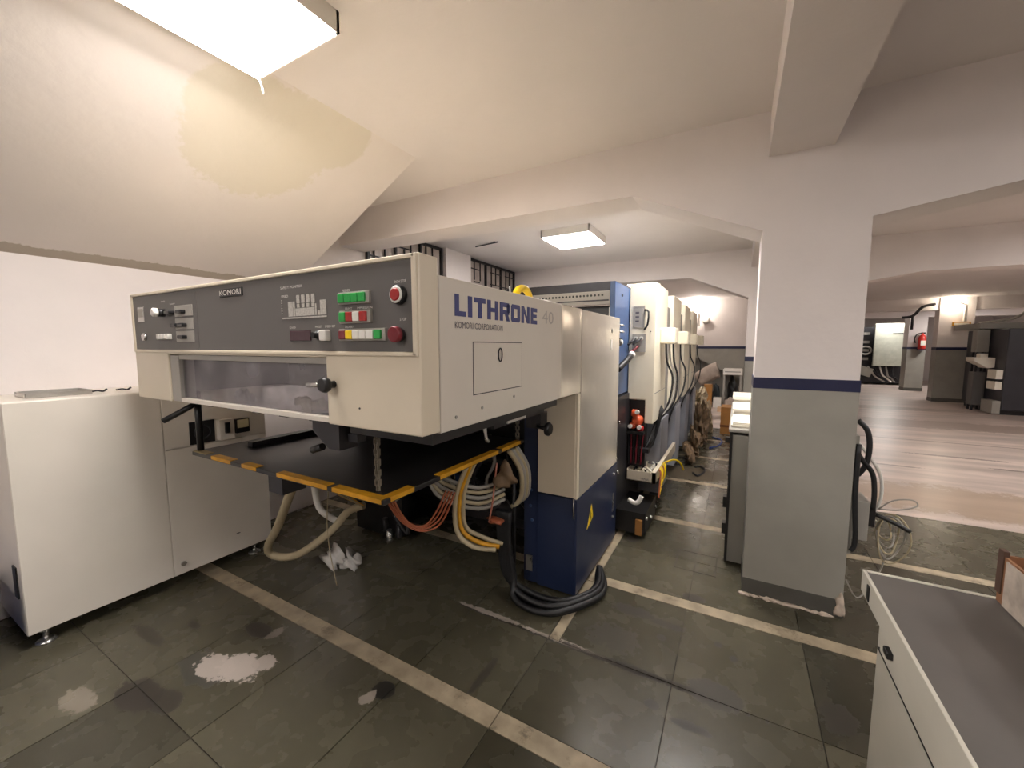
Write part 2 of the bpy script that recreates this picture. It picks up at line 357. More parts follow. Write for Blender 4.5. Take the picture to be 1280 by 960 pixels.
# ------------------------------------------------------------------ structure: ceiling, walls, beams, pillars
struct(B(-3.6, 9.1, -3.1, 24.1, CH, CH + 0.12).build('ceiling', CEIL, center=False))
struct(MB().prism([(-1.97, 2.785), (-3.47, 2.005), (-3.47, 2.785)], 'Y', -3.0, 2.2).build('stair_soffit', SLABM, center=False), 'sloping underside of the stair flight with a beige putty patch')
struct(B(-3.6, -3.47, -3.1, 13.4, 0, CH).build('wall_left', PAINT, center=False))
struct(B(-3.6, 9.1, -3.2, -3.0, 0, CH).build('wall_front', PAINT, center=False))
struct(B(9.0, 9.1, -3.1, 24.1, 0, CH).build('wall_right', PAINT, center=False))
struct(B(0.8, 9.1, 24.0, 24.1, 0, CH).build('wall_far', PAINT, center=False))
wb = struct(MB().prism([(-3.47, 0), (-1.5, 0), (-1.5, 1.42), (0.1, 0.61), (0.1, 0), (0.8, 0), (0.8, CH), (-3.47, CH)], 'Y', 12.4, 12.55).build('wall_back', PAINT, center=False))
MB().prism([(-3.47, 0), (-1.5, 0), (-1.5, 1.42), (0.1, 0.61), (0.1, 0), (0.8, 0), (0.8, 1.43), (-3.47, 1.43)], 'Y', 12.392, 12.4).build('grey_dado', DADO, wb)
B(-3.47, 0.8, 12.388, 12.4, 1.43, 1.495).build('navy_band', NAVY, wb)
struct(B(-3.47, 0.8, 13.3, 13.4, 0, CH).build('wall_recess', DADO, center=False))
struct(B(0.68, 0.8, 12.55, 24.0, 0, CH).build('wall_hall', PAINT, center=False))
def beamx(y0, y1, lab):
    struct(MB().prism([(-3.47, CH), (-3.47, 2.48), (-0.64, 2.46), (0.09, 2.145), (0.09, CH)], 'Y', y0, y1).build('beam', PAINT, center=False), lab)
    struct(MB().prism([(0.565, CH), (0.565, 2.155), (1.76, 2.34), (9.0, 2.36), (9.0, CH)], 'Y', y0, y1).build('beam', PAINT, center=False), lab + ' in the right-hand hall')
beamx(2.73, 3.03, 'white haunched ceiling beam above the press delivery')
beamx(6.3, 6.6, 'white haunched ceiling beam farther back over the press')
struct(B(0.1, 0.39, -3.0, 2.73, 2.54, CH).build('beam', PAINT, center=False), 'white ceiling beam running overhead to the near pillar')
struct(B(0.1, 0.39, 3.03, 6.3, 2.54, CH).build('beam', PAINT, center=False), 'white ceiling beam between the two near pillars')
struct(B(0.8, 9.0, 15.13, 15.39, 2.46, CH).build('beam', PAINT, center=False), 'white ceiling beam over the far pillars')
struct(B(0.8, 9.0, 18.43, 18.8, 2.46, CH).build('beam', PAINT, center=False), 'white ceiling beam in the deepest bay')
def pillar(x0, x1, y0, y1, b0, b1, lab, top=CH):
    p = struct(B(x0, x1, y0, y1, 0, top).build('pillar', PAINT), lab)
    B(x0 - .003, x1 + .003, y0 - .003, y1 + .003, 0.0, b0).build('grey_dado', DADO, p)
    B(x0 - .005, x1 + .005, y0 - .005, y1 + .005, b0, b1).build('navy_band', NAVY, p)
    B(x0 - .006, x1 + .006, y0 - .006, y1 + .006, 0.0, 0.10).build('skirting', SKIRT, p)
    return p
p1 = pillar(0.09, 0.565, 2.73, 3.03, 1.258, 1.32, 'square pillar with navy band in the foreground')
pillar(0.09, 0.565, 6.3, 6.6, 1.30, 1.36, 'pillar with navy band behind the foreground pillar')
pa = pillar(4.66, 5.33, 15.1, 15.40, 1.40, 1.47, 'far pillar with the glaring lamp and sign')
pb = pillar(4.97, 5.42, 18.4, 18.85, 1.40, 1.47, 'far pillar carrying the red fire extinguisher', top=CH)
mb = MB()
for i in range(9):
    x = 0.10 + i * 0.05 + random.uniform(-.01, .01)
    mb.lump((x, 2.712, 0.004), 0.035, 0.014, 0.006 + 0.006 * random.random(), 0.5, 2, i)
mb.build('broken_plaster', PLASTER, p1)
MB().lump((0.556, 2.724, 0.055), 0.022, 0.012, 0.07, 0.4, 3, 44).build('broken_plaster', PLASTER, p1)
# small pipe stub on the ceiling of the middle bay
tag(MB().tube([(-2.99, 4.40, 2.765), (-2.62, 4.335, 2.765)], 0.008).cyl((-2.68, 4.346, 2.765), (-2.68, 4.346, 2.79), 0.012).build('conduit_stub', DARK), 'short thin conduit on the ceiling near the middle light', 'conduit')
# windows with iron grilles, high in the left wall
def window(n, y0, y1, z0, z1):
    wn = struct(B(-3.472, -3.462, y0, y1, z0, z1).build('window_%d' % n, GLASS), 'high window pane with black iron grille')
    for a, b, c, d in ((y0, y1, z1 - .03, z1), (y0, y1, z0, z0 + .03), (y0, y0 + .03, z0, z1), (y1 - .03, y1, z0, z1)):
        B(-3.462, -3.43, a, b, c, d).build('window_frame', GRILL, wn)
    t = (y1 - y0) / 3
    for j in (1, 2): B(-3.462, -3.43, y0 + j * t - .014, y0 + j * t + .014, z0, z1).build('mullion', GRILL, wn)
    rnd = random.Random(n); h = z1 - z0
    for j in range(3):
        a = y0 + j * t + .02; L = t - .04
        for fz in (0.25, 0.5, 0.75):
            z = z0 + h * fz + rnd.uniform(-.03, .03); u0 = a + (0 if rnd.random() < .6 else L * .3); u1 = a + L * (1 if rnd.random() < .6 else .65)
            B(-3.455, -3.44, u0, u1, z - .006, z + .006).build('grille_bar', GRILL, wn)
        for fy in (0.3, 0.62):
            y = a + L * fy + rnd.uniform(-.03, .03); c0 = z0 + h * rnd.choice((0, .25, .5)); c1 = min(z1, c0 + h * rnd.choice((.5, .75)))
            B(-3.455, -3.44, y - .006, y + .006, c0, c1).build('grille_bar', GRILL, wn)
window(1, 3.04, 4.28, 2.18, 2.77)
window(2, 4.88, 6.24, 2.18, 2.77)
struct(B(-3.47, -3.39, 4.3, 4.86, 0, CH).build('trim_1', PAINT, center=False), 'shallow white pier between the two high windows')

# ------------------------------------------------------------------ ceiling lights
def panel_light(x, y, sx, sy, label, grp='ceiling panel lights', z0=2.70):
    t = thing('ceiling_light', (x, y, z0), label, 'light', grp)
    x0, x1, y0, y1 = x - sx / 2, x + sx / 2, y - sy / 2, y + sy / 2; fr = 0.012
    mb = MB()
    mb.box(x0, x1, y0, y0 + fr, z0, CH); mb.box(x0, x1, y1 - fr, y1, z0, CH); mb.box(x0, x0 + fr, y0, y1, z0, CH); mb.box(x1 - fr, x1, y0, y1, z0, CH)
    mb.build('frame', WHITEP, t)
    B(x0 + fr, x1 - fr, y0 + fr, y1 - fr, z0 - .006, z0 + .012).build('diffuser', LIGHTM, t)
    return t
l1 = panel_light(-1.675, 0.855, 0.55, 0.57, 'large glowing square panel light directly above the press console')
MB().tube([(-1.935, 1.13, 2.70), (-1.94, 1.145, 2.675), (-1.938, 1.15, 2.64)], 0.004, 6).build('loose_clip', WHITEP, l1)
panel_light(-1.70, 4.5, 0.56, 0.60, 'square panel light on the ceiling of the middle bay')
panel_light(-0.22, 3.34, 0.55, 0.55, 'panel light over the aisle behind the foreground pillar')
panel_light(3.3, 4.7, 0.55, 0.55, 'panel light in the right-hand hall')
panel_light(3.5, 1.9, 0.55, 0.55, 'added unseen fill panel beyond the grey desk in the near hall bay')  # unseen lamp added to brighten the lettered side of the delivery
panel_light(6.2, 9.3, 0.55, 0.55, 'panel light far to the right in the hall')
panel_light(-1.7, 8.4, 0.55, 0.55, 'unseen panel light added for brightness over the far end of the press')  # out of sight, added for brightness in the far bay; position guessed
panel_light(2.3, 0.3, 0.55, 0.55, 'added fill panel out of view over the grey desk side of the hall')  # added fill from the right for press side, nearest unit and aisle
panel_light(-0.9, -1.9, 0.55, 0.55, 'added fill panel behind the viewpoint')  # added fill for the faces turned towards the camera
panel_light(4.4, 7.2, 0.55, 0.55, 'added unseen panel brightening the open floor of the hall')  # extra lamp out of frame, added to lift the hall floor

panel_light(5.0, 20.2, 0.6, 0.6, 'far panel light above the machine with the pale cover')
panel_light(6.1, 17.0, 0.6, 0.6, 'far panel light at the right edge of the hall')

# ------------------------------------------------------------------ press delivery unit
D = thing('press_delivery_unit', (-1.73, 1.9, 0), 'cream and blue sheet delivery end of the offset press with grey control console', 'printing press')
YF = 0.862
con = MB().prism([(-2.68, 1.24), (-2.32, 1.24), (-2.32, 1.462), (-1.185, 1.462), (-1.185, 1.24), (-0.774, 1.24), (-0.774, 1.757), (-2.68, 1.757)], 'Y', YF, 0.943, 0.005).build('console', CREAM, D)
# bezel around the control panel
mb = MB(); mb.box(-2.665, -0.785, YF - .008, YF + .002, 1.742, 1.755, .003); mb.box(-2.665, -0.785, YF - .008, YF + .002, 1.470, 1.483, .003)
mb.box(-2.665, -2.647, YF - .008, YF + .002, 1.47, 1.755, .003); mb.box(-0.797, -0.780, YF - .008, YF + .002, 1.47, 1.755, .003)
mb.build('bezel', CREAM, con)
B(-2.646, -2.012, YF - .003, YF + .002, 1.484, 1.741).build('control_panel', GREY, con)
B(-2.009, -0.798, YF - .003, YF + .002, 1.484, 1.741).build('control_panel', GREY, con)
def cb(name, x0, x1, z0, z1, d, m, bev=0.002, lab=None):
    o = B(x0, x1, YF - .003 - d, YF - .001, z0, z1, bev=bev).build(name, m, con)
    if lab: o['label'] = lab
    return o
def ct(s, x0, x1, z0, z1, m=INKW): return text('lettering', s, m, con, (x0, YF - .0035, z0), (1, 0, 0), x1 - x0, z1 - z0)
# badge
cb('maker_badge', -1.812, -1.648, 1.692, 1.724, .004, BLACK, lab='black badge with white maker lettering')
text('lettering', 'KOMORI', INKW, con, (-1.806, YF - .0075, 1.698), (1, 0, 0), .152, .020)
# button rows
def row(x0, x1, z0, z1, cols):
    cb('button_housing', x0 - .004, x1 + .012, z0 - .005, z1 + .005, .010, GREYL)
    n = len(cols); s = (x1 - x0) / n
    for i, m in enumerate(cols):
        cb('push_button', x0 + i * s + .0012, x0 + (i + 1) * s - .0012, z0, z1, .017, m, .0025)
row(-1.093, -0.972, 1.633, 1.660, [GREEN] * 4)
row(-1.090, -0.968, 1.575, 1.604, [GREEN, REDB, WHITEP, REDB])
row(-1.094, -0.909, 1.521, 1.548, [MAROON, YELB, WHITEP, WHITEP, WHITEP, GREEN])
ct('FEEDER', -1.085, -1.05, 1.668, 1.675); ct('PRINT', -1.075, -1.043, 1.612, 1.619); ct('IMPRESSION', -1.02, -.955, 1.612, 1.619); ct('DELIVERY', -1.078, -1.04, 1.556, 1.563)
# stop buttons
MB().lathe([(.026, 0), (.026, .022), (.022, .026)], (0, 0, 0), 20, 'Y')
def round_btn(x, z, parts, name):
    for k, (r, d0, d1, m) in enumerate(parts):
        o = MB().lathe([(r, YF - .002 - d0), (r, YF - .002 - d1 + .003), (r - .003, YF - .002 - d1)], (x, 0, z), 20, 'Y').build(name if k == len(parts) - 1 else 'button_collar', m, con)
round_btn(-0.843, 1.644, [(.027, 0, .018, BLACK), (.024, .018, .022, WHITEP), (.018, .022, .026, REDB)], 'stop_button')
round_btn(-0.845, 1.533, [(.018, 0, .016, BLACK), (.023, .016, .032, MAROON)], 'mushroom_button')
ct('INCH STOP', -.862, -.818, 1.678, 1.686); ct('STOP', -.845, -.82, 1.572, 1.58)
# display, rotary switch, white key
cb('display', -1.365, -1.250, 1.518, 1.553, .003, DISP)
MB().lathe([(.016, YF - .003), (.016, YF - .012), (.010, YF - .014), (.010, YF - .030)], (-1.205, 0, 1.536), 14, 'Y').build('rotary_switch', BLACK, con)
cb('key_button', -1.182, -1.150, 1.517, 1.552, .022, WHITEP, .004)
ct('COUNTER', -1.366, -1.33, 1.560, 1.567); ct('PRESET', -1.225, -1.19, 1.560, 1.567); ct('SPEED SET', -1.175, -1.125, 1.560, 1.567)
ct('SAFETY MONITOR', -1.407, -1.285, 1.697, 1.706); ct('SPEED', -1.405, -1.365, 1.668, 1.676)
# mimic diagram of the press
mb = MB(); Y0, Y1 = YF - .0045, YF - .003
mb.box(-1.405, -1.165, Y0, Y1, 1.594, 1.599)
mb.box(-1.368, -1.342, Y0, Y1, 1.602, 1.652); mb.box(-1.340, -1.330, Y0, Y1, 1.602, 1.652); mb.box(-1.328, -1.225, Y0, Y1, 1.602, 1.628)
for i in range(4):
    x = -1.320 + i * .0265
    mb.box(x, x + .018, Y0, Y1, 1.645, 1.672); mb.box(x + .001, x + .016, Y0, Y1, 1.630, 1.643)
mb.box(-1.222, -1.214, Y0, Y1, 1.602, 1.640); mb.box(-1.210, -1.198, Y0, Y1, 1.602, 1.617); mb.box(-1.196, -1.166, Y0, Y1, 1.602, 1.650)
for i in range(6): mb.box(-1.408, -1.402, Y0, Y1, 1.612 + i * .009, 1.615 + i * .009)
mb.build('mimic_diagram', mat('diagram_print', srgb(186, 182, 174), .5, var=.18, scale=160), con)
# left instrument group
for (z0, z1) in ((1.630, 1.678), (1.574, 1.622), (1.518, 1.566)):
    cb('switch_plate', -2.205, -2.045, z0, z1, .004, GREYL)
for (x, z) in ((-2.13, 1.650), (-2.19, 1.592), (-2.125, 1.592), (-2.13, 1.540), (-2.24, 1.650)):
    cb('toggle_knob', x - .026, x + .026, z - .008, z + .008, .022, BLACK, .004)
MB().lathe([(.018, YF - .003), (.018, YF - .03)], (-2.315, 0, 1.652), 14, 'Y').build('selector_knob', BLACK, con)
MB().lathe([(.020, YF - .03), (.020, YF - .045), (.014, YF - .05)], (-2.315, 0, 1.652), 14, 'Y').build('selector_cap', WHITEP, con)
for i in range(4): cb('rocker_key', -2.372 + i * .03, -2.346 + i * .03, 1.530, 1.556, .018, WHITEP, .004)
cb('name_plate', -2.598, -2.530, 1.617, 1.690, .002, STEEL); cb('name_plate_inset', -2.590, -2.538, 1.640, 1.682, .0035, GREYL)
MB().lathe([(.020, YF - .003), (.018, YF - .014)], (-2.535, 0, 1.545), 14, 'Y').build('key_lock', STEEL, con)
ct('POWER', -2.335, -2.295, 1.700, 1.707); ct('LAMP', -2.25, -2.20, 1.685, 1.691)
# viewing window
B(-2.318, -2.235, 0.868, 0.93, 1.243, 1.458, bev=.003).build('window_post', GREYL, con)
B(-2.235, -1.187, 0.872, 0.90, 1.440, 1.460).build('window_rail', GREYL, con)
B(-2.235, -1.187, 0.868, 0.90, 1.243, 1.262, bev=.002).build('window_rail', WHITEM, con)
B(-2.235, -1.187, 0.884, 0.889, 1.262, 1.440).build('window_pane', PANE, con)
random.seed(3)
for (x, n) in ((-1.78, 9), (-1.42, 4), (-1.30, 4), (-1.22, 3)):
    for i in range(n):
        MB().lump((x + random.uniform(-.07, .07), 0.912 + random.uniform(0, .01), 1.264 + random.uniform(.006, .034)), .03, .010, .024, .5, 1, i, smooth=False).build('paper_scrap', PAPER, con)
# pull knob at the window
MB().lathe([(.012, YF), (.010, YF - .02), (.022, YF - .024), (.026, YF - .036), (.020, YF - .048)], (-1.148, 0, 1.376), 16, 'Y').build('pull_knob', BLACK, con)
MB().cyl((-1.15, YF - .03, 1.376), (-1.215, YF - .05, 1.374), .008, 10).build('pull_stem', STEEL, con)
for x, z in ((-1.03, 1.305), (-0.80, 1.745)): MB().lathe([(.004, YF + .001), (.003, YF - .002)], (x, 0, z), 8, 'Y').build('screw', DARK, con)
# side panel with lettering and hatch
side = B(-0.800, -0.774, 0.945, 2.188, 1.235, 1.708, bev=.004).build('side_panel', PANELG, D)
hx = -0.7735
mb = MB()
for a in ((1.116, 1.468, 1.512, 1.515), (1.116, 1.468, 1.334, 1.3375), (1.116, 1.1195, 1.334, 1.515), (1.4645, 1.468, 1.334, 1.515)): mb.box(-.776, hx, *a)
mb.build('hatch_gap', BLACK, side)
B(-.777, -.7728, 1.1195, 1.4645, 1.3375, 1.512).build('hatch', PANELG, side)
MB().tube([(-.770, 1.290 + .013 * math.sin(a), 1.470 + .022 * math.cos(a) - (.004 if math.cos(a) < 0 else 0)) for a in [i * math.pi / 6 for i in range(12)]], .0025, 6, 2, closed=True).build('ring_latch', DARK, side)
# big letters, built stroke by stroke
def letters(s, y0, y1, z0, z1, m, x=hx):
    wd = {'I': .32, 'L': .8, 'T': .95, 'E': .82}; gap = .17
    tot = sum(wd.get(c, 1.0) for c in s) + gap * (len(s) - 1); k = (y1 - y0) / tot; H = z1 - z0
    mb = MB(); u = y0; t = .30 * k; b = .24 * H
    def R(a0, a1, c0, c1): mb.box(x - .001, x + .001, a0, a1, z0 + c0, z0 + c1)
    for c in s:
        W = wd.get(c, 1.0) * k; e = u + W
        if c == 'L': R(u, u + t, 0, H); R(u + t, e, 0, b)
        if c == 'I': R(u, e, 0, H)
        if c == 'T': R(u, e, H - b, H); R(u + W / 2 - t / 2, u + W / 2 + t / 2, 0, H - b)
        if c == 'H': R(u, u + t, 0, H); R(e - t, e, 0, H); R(u + t, e - t, H * .4, H * .62)
        if c == 'R':
            R(u, u + t, 0, H); R(u + t, e - t * .2, H - b, H); R(e - t, e, H * .48, H - b * .3); R(u + t, e - t * .2, H * .36, H * .36 + b)
            mb.prism([(u + W * .5, z0 + H * .4), (e - t, z0), (e, z0), (u + W * .5 + t * 1.05, z0 + H * .4)], 'X', x - .001, x + .001)
        if c == 'O':
            q = t * .35
            mb.prism([(u, z0 + b * .5), (u + q, z0), (u + t, z0), (u + t, z0 + H), (u + q, z0 + H), (u, z0 + H - b * .5)], 'X', x - .001, x + .001)
            mb.prism([(e, z0 + b * .5), (e, z0 + H - b * .5), (e - q, z0 + H), (e - t, z0 + H), (e - t, z0), (e - q, z0)], 'X', x - .001, x + .001)
            R(u + t, e - t, 0, b); R(u + t, e - t, H - b, H)
        if c == 'N':
            R(u, u + t, 0, H); R(e - t, e, 0, H)
            mb.prism([(u + t, z0 + H), (e - t, z0 + H * .35), (e - t, z0), (u + t, z0 + H * .65)], 'X', x - .001, x + .001)
        if c == 'E':
            R(u, u + t, 0, H); R(u + t, e, 0, b); R(u + t, e, H - b, H); R(u + t, e - t * .2, H * .39, H * .39 + b * .9)
        u = e + gap * k
    return mb.build('lettering', m, side)
letters('LITHRONE', 1.020, 1.607, 1.594, 1.662, INK)['label'] = 'large blue lettering LITHRONE'
text('lettering', 'KOMORI CORPORATION', INKD, side, (hx, 1.019, 1.556), (0, 1, 0), .292, .021)
text('lettering', '40', mat('faded_print', srgb(178, 171, 164), .4), side, (hx, 1.66, 1.602), (0, 1, 0), .125, .058)
for y, z in ((1.02, 1.275), (1.17, 1.285), (1.40, 1.30)): MB().lathe([(.006, -.774), (.005, -.771)], (0, y, z), 8, 'X').build('screw', GREYL, side)
# rear door, post and covers
door = B(-0.800, -0.772, 2.192, 3.02, 0.616, 1.705, bev=.004).build('rear_door', PANELG, D)
MB().lathe([(.014, -.773), (.013, -.770)], (0, 2.81, 1.605), 12, 'X').build('lock', BLACK, door)
B(-.773, -.7705, 2.785, 2.82, 1.475, 1.545).build('slot_plate', WHITEP, door)
post = B(-1.120, -0.800, 2.160, 3.03, 0.03, 1.233).build('post', BLUEM, D)
B(-1.022, -0.786, 2.146, 2.160, 0.622, 1.233, bev=.003).build('front_cover', CREAM, post)
B(-1.022, -0.786, 2.148, 2.160, 0.03, 0.614, bev=.002).build('lower_cover', BLUEM, post)
B(-0.800, -0.772, 2.150, 3.03, 0.03, 0.611, bev=.003).build('side_cover', BLUEM, post)
B(-0.790, -0.774, 2.149, 2.188, 0.616, 1.233, bev=.003).build('corner_strip', CREAM, post)
stk = MB().prism([(2.335, .362), (2.455, .405), (2.421, .496)], 'X', -.772, -.7705).build('warning_sticker', YELB, post); stk['label'] = 'yellow triangular warning sticker'
mb = MB().prism([(2.395, .395), (2.412, .41), (2.405, .43), (2.418, .435), (2.402, .462), (2.405, .437), (2.393, .432), (2.402, .412)], 'X', -.7705, -.7698); mb.build('sticker_symbol', BLACK, post)
for (y, z) in ((2.93, .55), (2.93, .22)): MB().lathe([(.011, -.772), (.009, -.760)], (0, y, z), 10, 'X').build('bolt', STEEL, post)
B(-.772, -.769, 2.92, 2.955, .26, .40).build('latch_plate', STEEL, post)
for (x, z) in ((-1.07, .62), (-1.065, .43), (-1.075, .52)): MB().lathe([(.010, 2.161), (.008, 2.155)], (x, 0, z), 10, 'Y').build('bolt', BLUEF, post)
B(-1.105, -1.06, 2.153, 2.162, .10, .20).build('foot_bracket', STEEL, post)
MB().cyl((-0.79, 2.143, .50), (-.79, 2.143, .62), .004, 6).build('hinge_pin', STEEL, post)
B(-2.680, -2.655, 0.945, 3.02, 1.235, 1.705).build('side_panel', PANELG, D)
B(-2.66, -0.80, 0.945, 3.02, 1.690, 1.705).build('top_cover', CREAM, D)
B(-2.66, -2.33, 2.160, 3.03, 0.03, 1.233).build('post', BLACK, D)
B(-2.655, -0.80, 2.985, 3.02, 0.30, 1.688).build('rear_panel', BLACK, D)
B(-2.655, -1.19, 1.50, 1.53, 1.262, 1.688).build('inner_panel', GREYL, D)
B(-2.65, -2.42, 0.95, 1.5, 1.27, 1.688).build('inner_side_plate', DARK, D)
B(-1.186, -0.802, 0.95, 2.1, 1.26, 1.30).build('inner_floor', BLACK, D)
B(-2.33, -1.12, 2.60, 2.72, .12, .25).build('cross_beam', DARK, D)
MB().cyl((-2.33, 2.45, .36), (-1.12, 2.45, .36), .085, 20).build('roller', DARK, D)
MB().cyl((-2.33, 2.62, .62), (-1.12, 2.62, .62), .05, 16).build('roller', BLACK, D)
# gripper bar, brackets and chain guides below the console
for i in range(11):
    x = -2.15 + i * .095
    B(x, x + .05, .93, .97, 1.222 + .008 * (i % 2), 1.243).build('suction_finger', BLACK, D)
MB().prism([(-1.40, 1.24), (-1.25, 1.24), (-1.25, 1.12), (-1.31, 1.12), (-1.40, 1.18)], 'Y', .95, 1.03).build('gripper_bracket', DARK, D)
B(-1.24, -1.19, 0.98, 1.02, 1.15, 1.18).build('gripper_stop', DARK, D)
MB().cyl((-1.36, .96, 1.12), (-1.42, .96, 1.10), .014, 10).build('gripper_pin', BLACK, D)
B(-1.20, -0.82, .96, 1.95, 1.19, 1.235).build('lower_rail', BLACK, D)
for y in (1.0, 1.12): MB().cyl((-0.9, y, 1.19), (-0.9, y, 1.235), .02, 10).build('rail_bolt', DARK, D)
# latch with lever on the right
B(-1.02, -0.96, 1.55, 2.10, 1.12, 1.165).build('latch_bar', DARK, D)
MB().tube([(-.95, 1.45, 1.18), (-.94, 1.45, 1.10), (-.94, 1.47, 1.085)], .008, 8).build('chrome_lever', STEEL, D)
B(-.965, -.95, 1.66, 1.85, 1.128, 1.148).build('white_lever', WHITEP, D)
MB().lathe([(.02, -.965), (.022, -.945), (.012, -.935)], (0, 1.72, 1.175), 12, 'X').build('red_lamp', REDB, D)
B(-1.05, -0.96, 2.05, 2.14, 1.03, 1.12).build('latch_block', DARK, D)
MB().cyl((-.98, 2.05, 1.045), (-.915, 2.03, 1.04), .012, 10).build('latch_stem', DARK, D)
MB().lathe([(.012, -.925), (.036, -.915), (.040, -.900), (.030, -.888)], (0, 2.03, 1.04), 18, 'X').build('black_knob', BLACK, D)
# pile board with hazard edging, hanging on chains
pile = B(-2.50, -1.09, 1.00, 2.10, .925, .945, bev=.002).build('pile_board', BOARD, D)
for (x0, x1) in ((-2.30, -2.12), (-2.02, -1.90), (-1.74, -1.40), (-1.37, -1.10)): B(x0, x1, .998, 1.035, .930, .948).build('hazard_stripe', YEL, pile)
for (y0, y1) in ((1.036, 1.16), (1.32, 1.80), (1.84, 2.05)): B(-1.125, -1.088, y0, y1, .930, .948).build('hazard_stripe', YEL, pile)
B(-2.49, -2.36, 1.00, 1.04, .945, .949).build('worn_stripe', mat('worn_stripe_paint', srgb(150, 132, 92), .6, var=.3, scale=20), pile)
MB().cyl((-2.475, 1.03, .945), (-2.475, 1.03, 1.262), .016, 12).build('corner_rod', BLACK, pile)
MB().tube([(-2.47, 1.02, 1.20), (-2.50, .96, 1.16), (-2.535, .90, 1.12)], .014, 8, 2).build('rod_handle', BLACK, pile)
B(-2.345, -2.300, 1.20, 2.08, .946, .975).build('edge_rail', BLACK, pile)
B(-1.95, -1.84, 1.08, 1.20, .80, .924).build('lift_bracket', DARK, pile); B(-1.93, -1.50, 1.22, 1.26, .84, .90).build('lift_arm', BLACK, pile)
def chain(x, y, z0, z1):
    mb = MB(); n = int((z1 - z0) / .020)
    for i in range(n):
        z = z0 + i * .020
        if i % 2: mb.box(x - .011, x - .007, y - .007, y + .007, z, z + .026); mb.box(x + .007, x + .011, y - .007, y + .007, z, z + .026)
        else: mb.box(x - .006, x - .003, y - .006, y + .006, z, z + .026); mb.box(x + .003, x + .006, y - .006, y + .006, z, z + .026)
        mb.box(x - .011, x + .011, y - .002, y + .002, z + .001, z + .005)
    mb.build('lift_chain', mat('chain_steel', srgb(128, 120, 106), .45, .4), D)
chain(-1.185, 1.065, .945, 1.22); chain(-1.115, 2.06, .945, 1.22)
# dark machinery hanging at the left leg
for (x, y, z, m) in ((-2.25, 2.08, .12, DARK), (-2.19, 2.06, .05, STEEL), (-2.12, 2.09, .09, DARK)): MB().lathe([(.02, 0), (.028, .02), (.02, .10)], (x, y, z), 10).build('valve_fitting', m, D)
B(-2.33, -2.10, 2.10, 2.16, .10, .90).build('leg_plate', BLACK, D)
# hoses and wires under the board
MB().tube([(-1.90, 1.24, .92), (-2.05, 1.26, .75), (-2.38, 1.36, .42), (-2.60, 1.41, .20), (-2.58, 1.45, .13), (-2.42, 1.50, .16), (-2.20, 1.58, .33), (-2.08, 1.62, .47), (-1.98, 1.66, .52)], .024, 10).build('conduit_hose', BEIGEH, D)
MB().tube([(-2.40, 1.62, .62), (-2.42, 1.66, .42), (-2.34, 1.70, .34), (-2.26, 1.70, .33)], .022, 8).build('conduit_hose', WHITEP, D)
random.seed(11)
for i in range(7):
    x = -1.96 + .02 * i
    MB().tube([(x, 1.42, .92), (x + random.uniform(-.03, .03), 1.42, .80), (x - .04 + random.uniform(-.05, .05), 1.45, .68), (-1.99 + random.uniform(-.04, .04), 1.64, .53)], .004, 5, 4).build('thin_wire', YEL if i % 2 else BEIGEH, D)
MB().tube([(-2.03, 1.46, .70), (-2.06, 1.46, .4), (-2.05, 1.5, .06)], .003, 5).build('thin_wire', BEIGEH, D)
MB().lump((-1.86, 1.75, .62), .10, .05, .10, .3, 3, 5, False).build('wrapped_bundle', PLAST, D)
MB().tube([(-1.92, 1.85, .40), (-1.87, 1.86, .33), (-1.80, 1.85, .30), (-1.83, 1.86, .38), (-1.9, 1.85, .42)], .012, 8).build('cable_plug', RUBBER, D)
for i in range(4):
    a = i * .018
    MB().tube([(-1.50 + a, 1.36, .92), (-1.50 + a, 1.38, .78), (-1.44 + a, 1.42, .64), (-1.34 + a * .5, 1.46, .585 + a * .6), (-1.24 - a * .5, 1.5, .63 + a), (-1.19 - a, 1.55, .78)], .005, 6).build('orange_wire', ORANGE, D)
for i in range(5):
    dz = i * .03
    MB().tube([(-1.42, 1.62, .90 - dz), (-1.36, 1.66, .80 - dz), (-1.22, 1.8, .72 - dz), (-1.14, 1.95, .74 - dz)], .011, 8).build('hose', BEIGEH if i % 2 else GREYL, D)
for i in range(3):
    a = i * .035
    MB().tube([(-1.16, 1.62 + a, .91), (-1.22, 1.60 + a, .74), (-1.22, 1.60 + a, .56), (-1.15, 1.64 + a, .47 + a * .4), (-1.06, 1.72 + a, .44)], .012, 8).build('hose', YEL if i == 1 else BEIGEH, D)
for i in range(4):
    a = i * .03
    MB().tube([(-1.11, 1.95 + a, .91), (-1.06, 2.00 + a, .78), (-1.07, 2.02 + a, .62), (-1.13, 2.02 + a, .55)], .014, 8).build('hose', GREYL if i % 2 else BEIGEH, D)
MB().cyl((-1.115, 2.02, .92), (-1.115, 2.02, .05), .012, 8).build('hanging_rod', BLACK, D)
MB().tube([(-1.13, 1.85, .86), (-1.15, 1.84, .65), (-1.17, 1.83, .52)], .005, 6).build('copper_wire', mat('copper_wire', srgb(190, 120, 100), .4), D)
mb = MB().lump((-1.14, 1.85, .53), .05, .03, .018, .4, 2, 3, False); mb.build('orange_tie', ORANGE, D)
MB().lump((-1.10, 1.9, .78), .05, .05, .07, .5, 3, 8, False).build('cable_knot', BROWNJ, D)
for i in range(9):
    x = -1.9 + i * .11
    MB().tube([(x, 2.3, .9), (x + .05, 2.28, .72), (x - .03, 2.3, .55), (x + .06, 2.33, .40)], .012, 6).build('hose', (DARK, GREYL, BLACK)[i % 3], D)
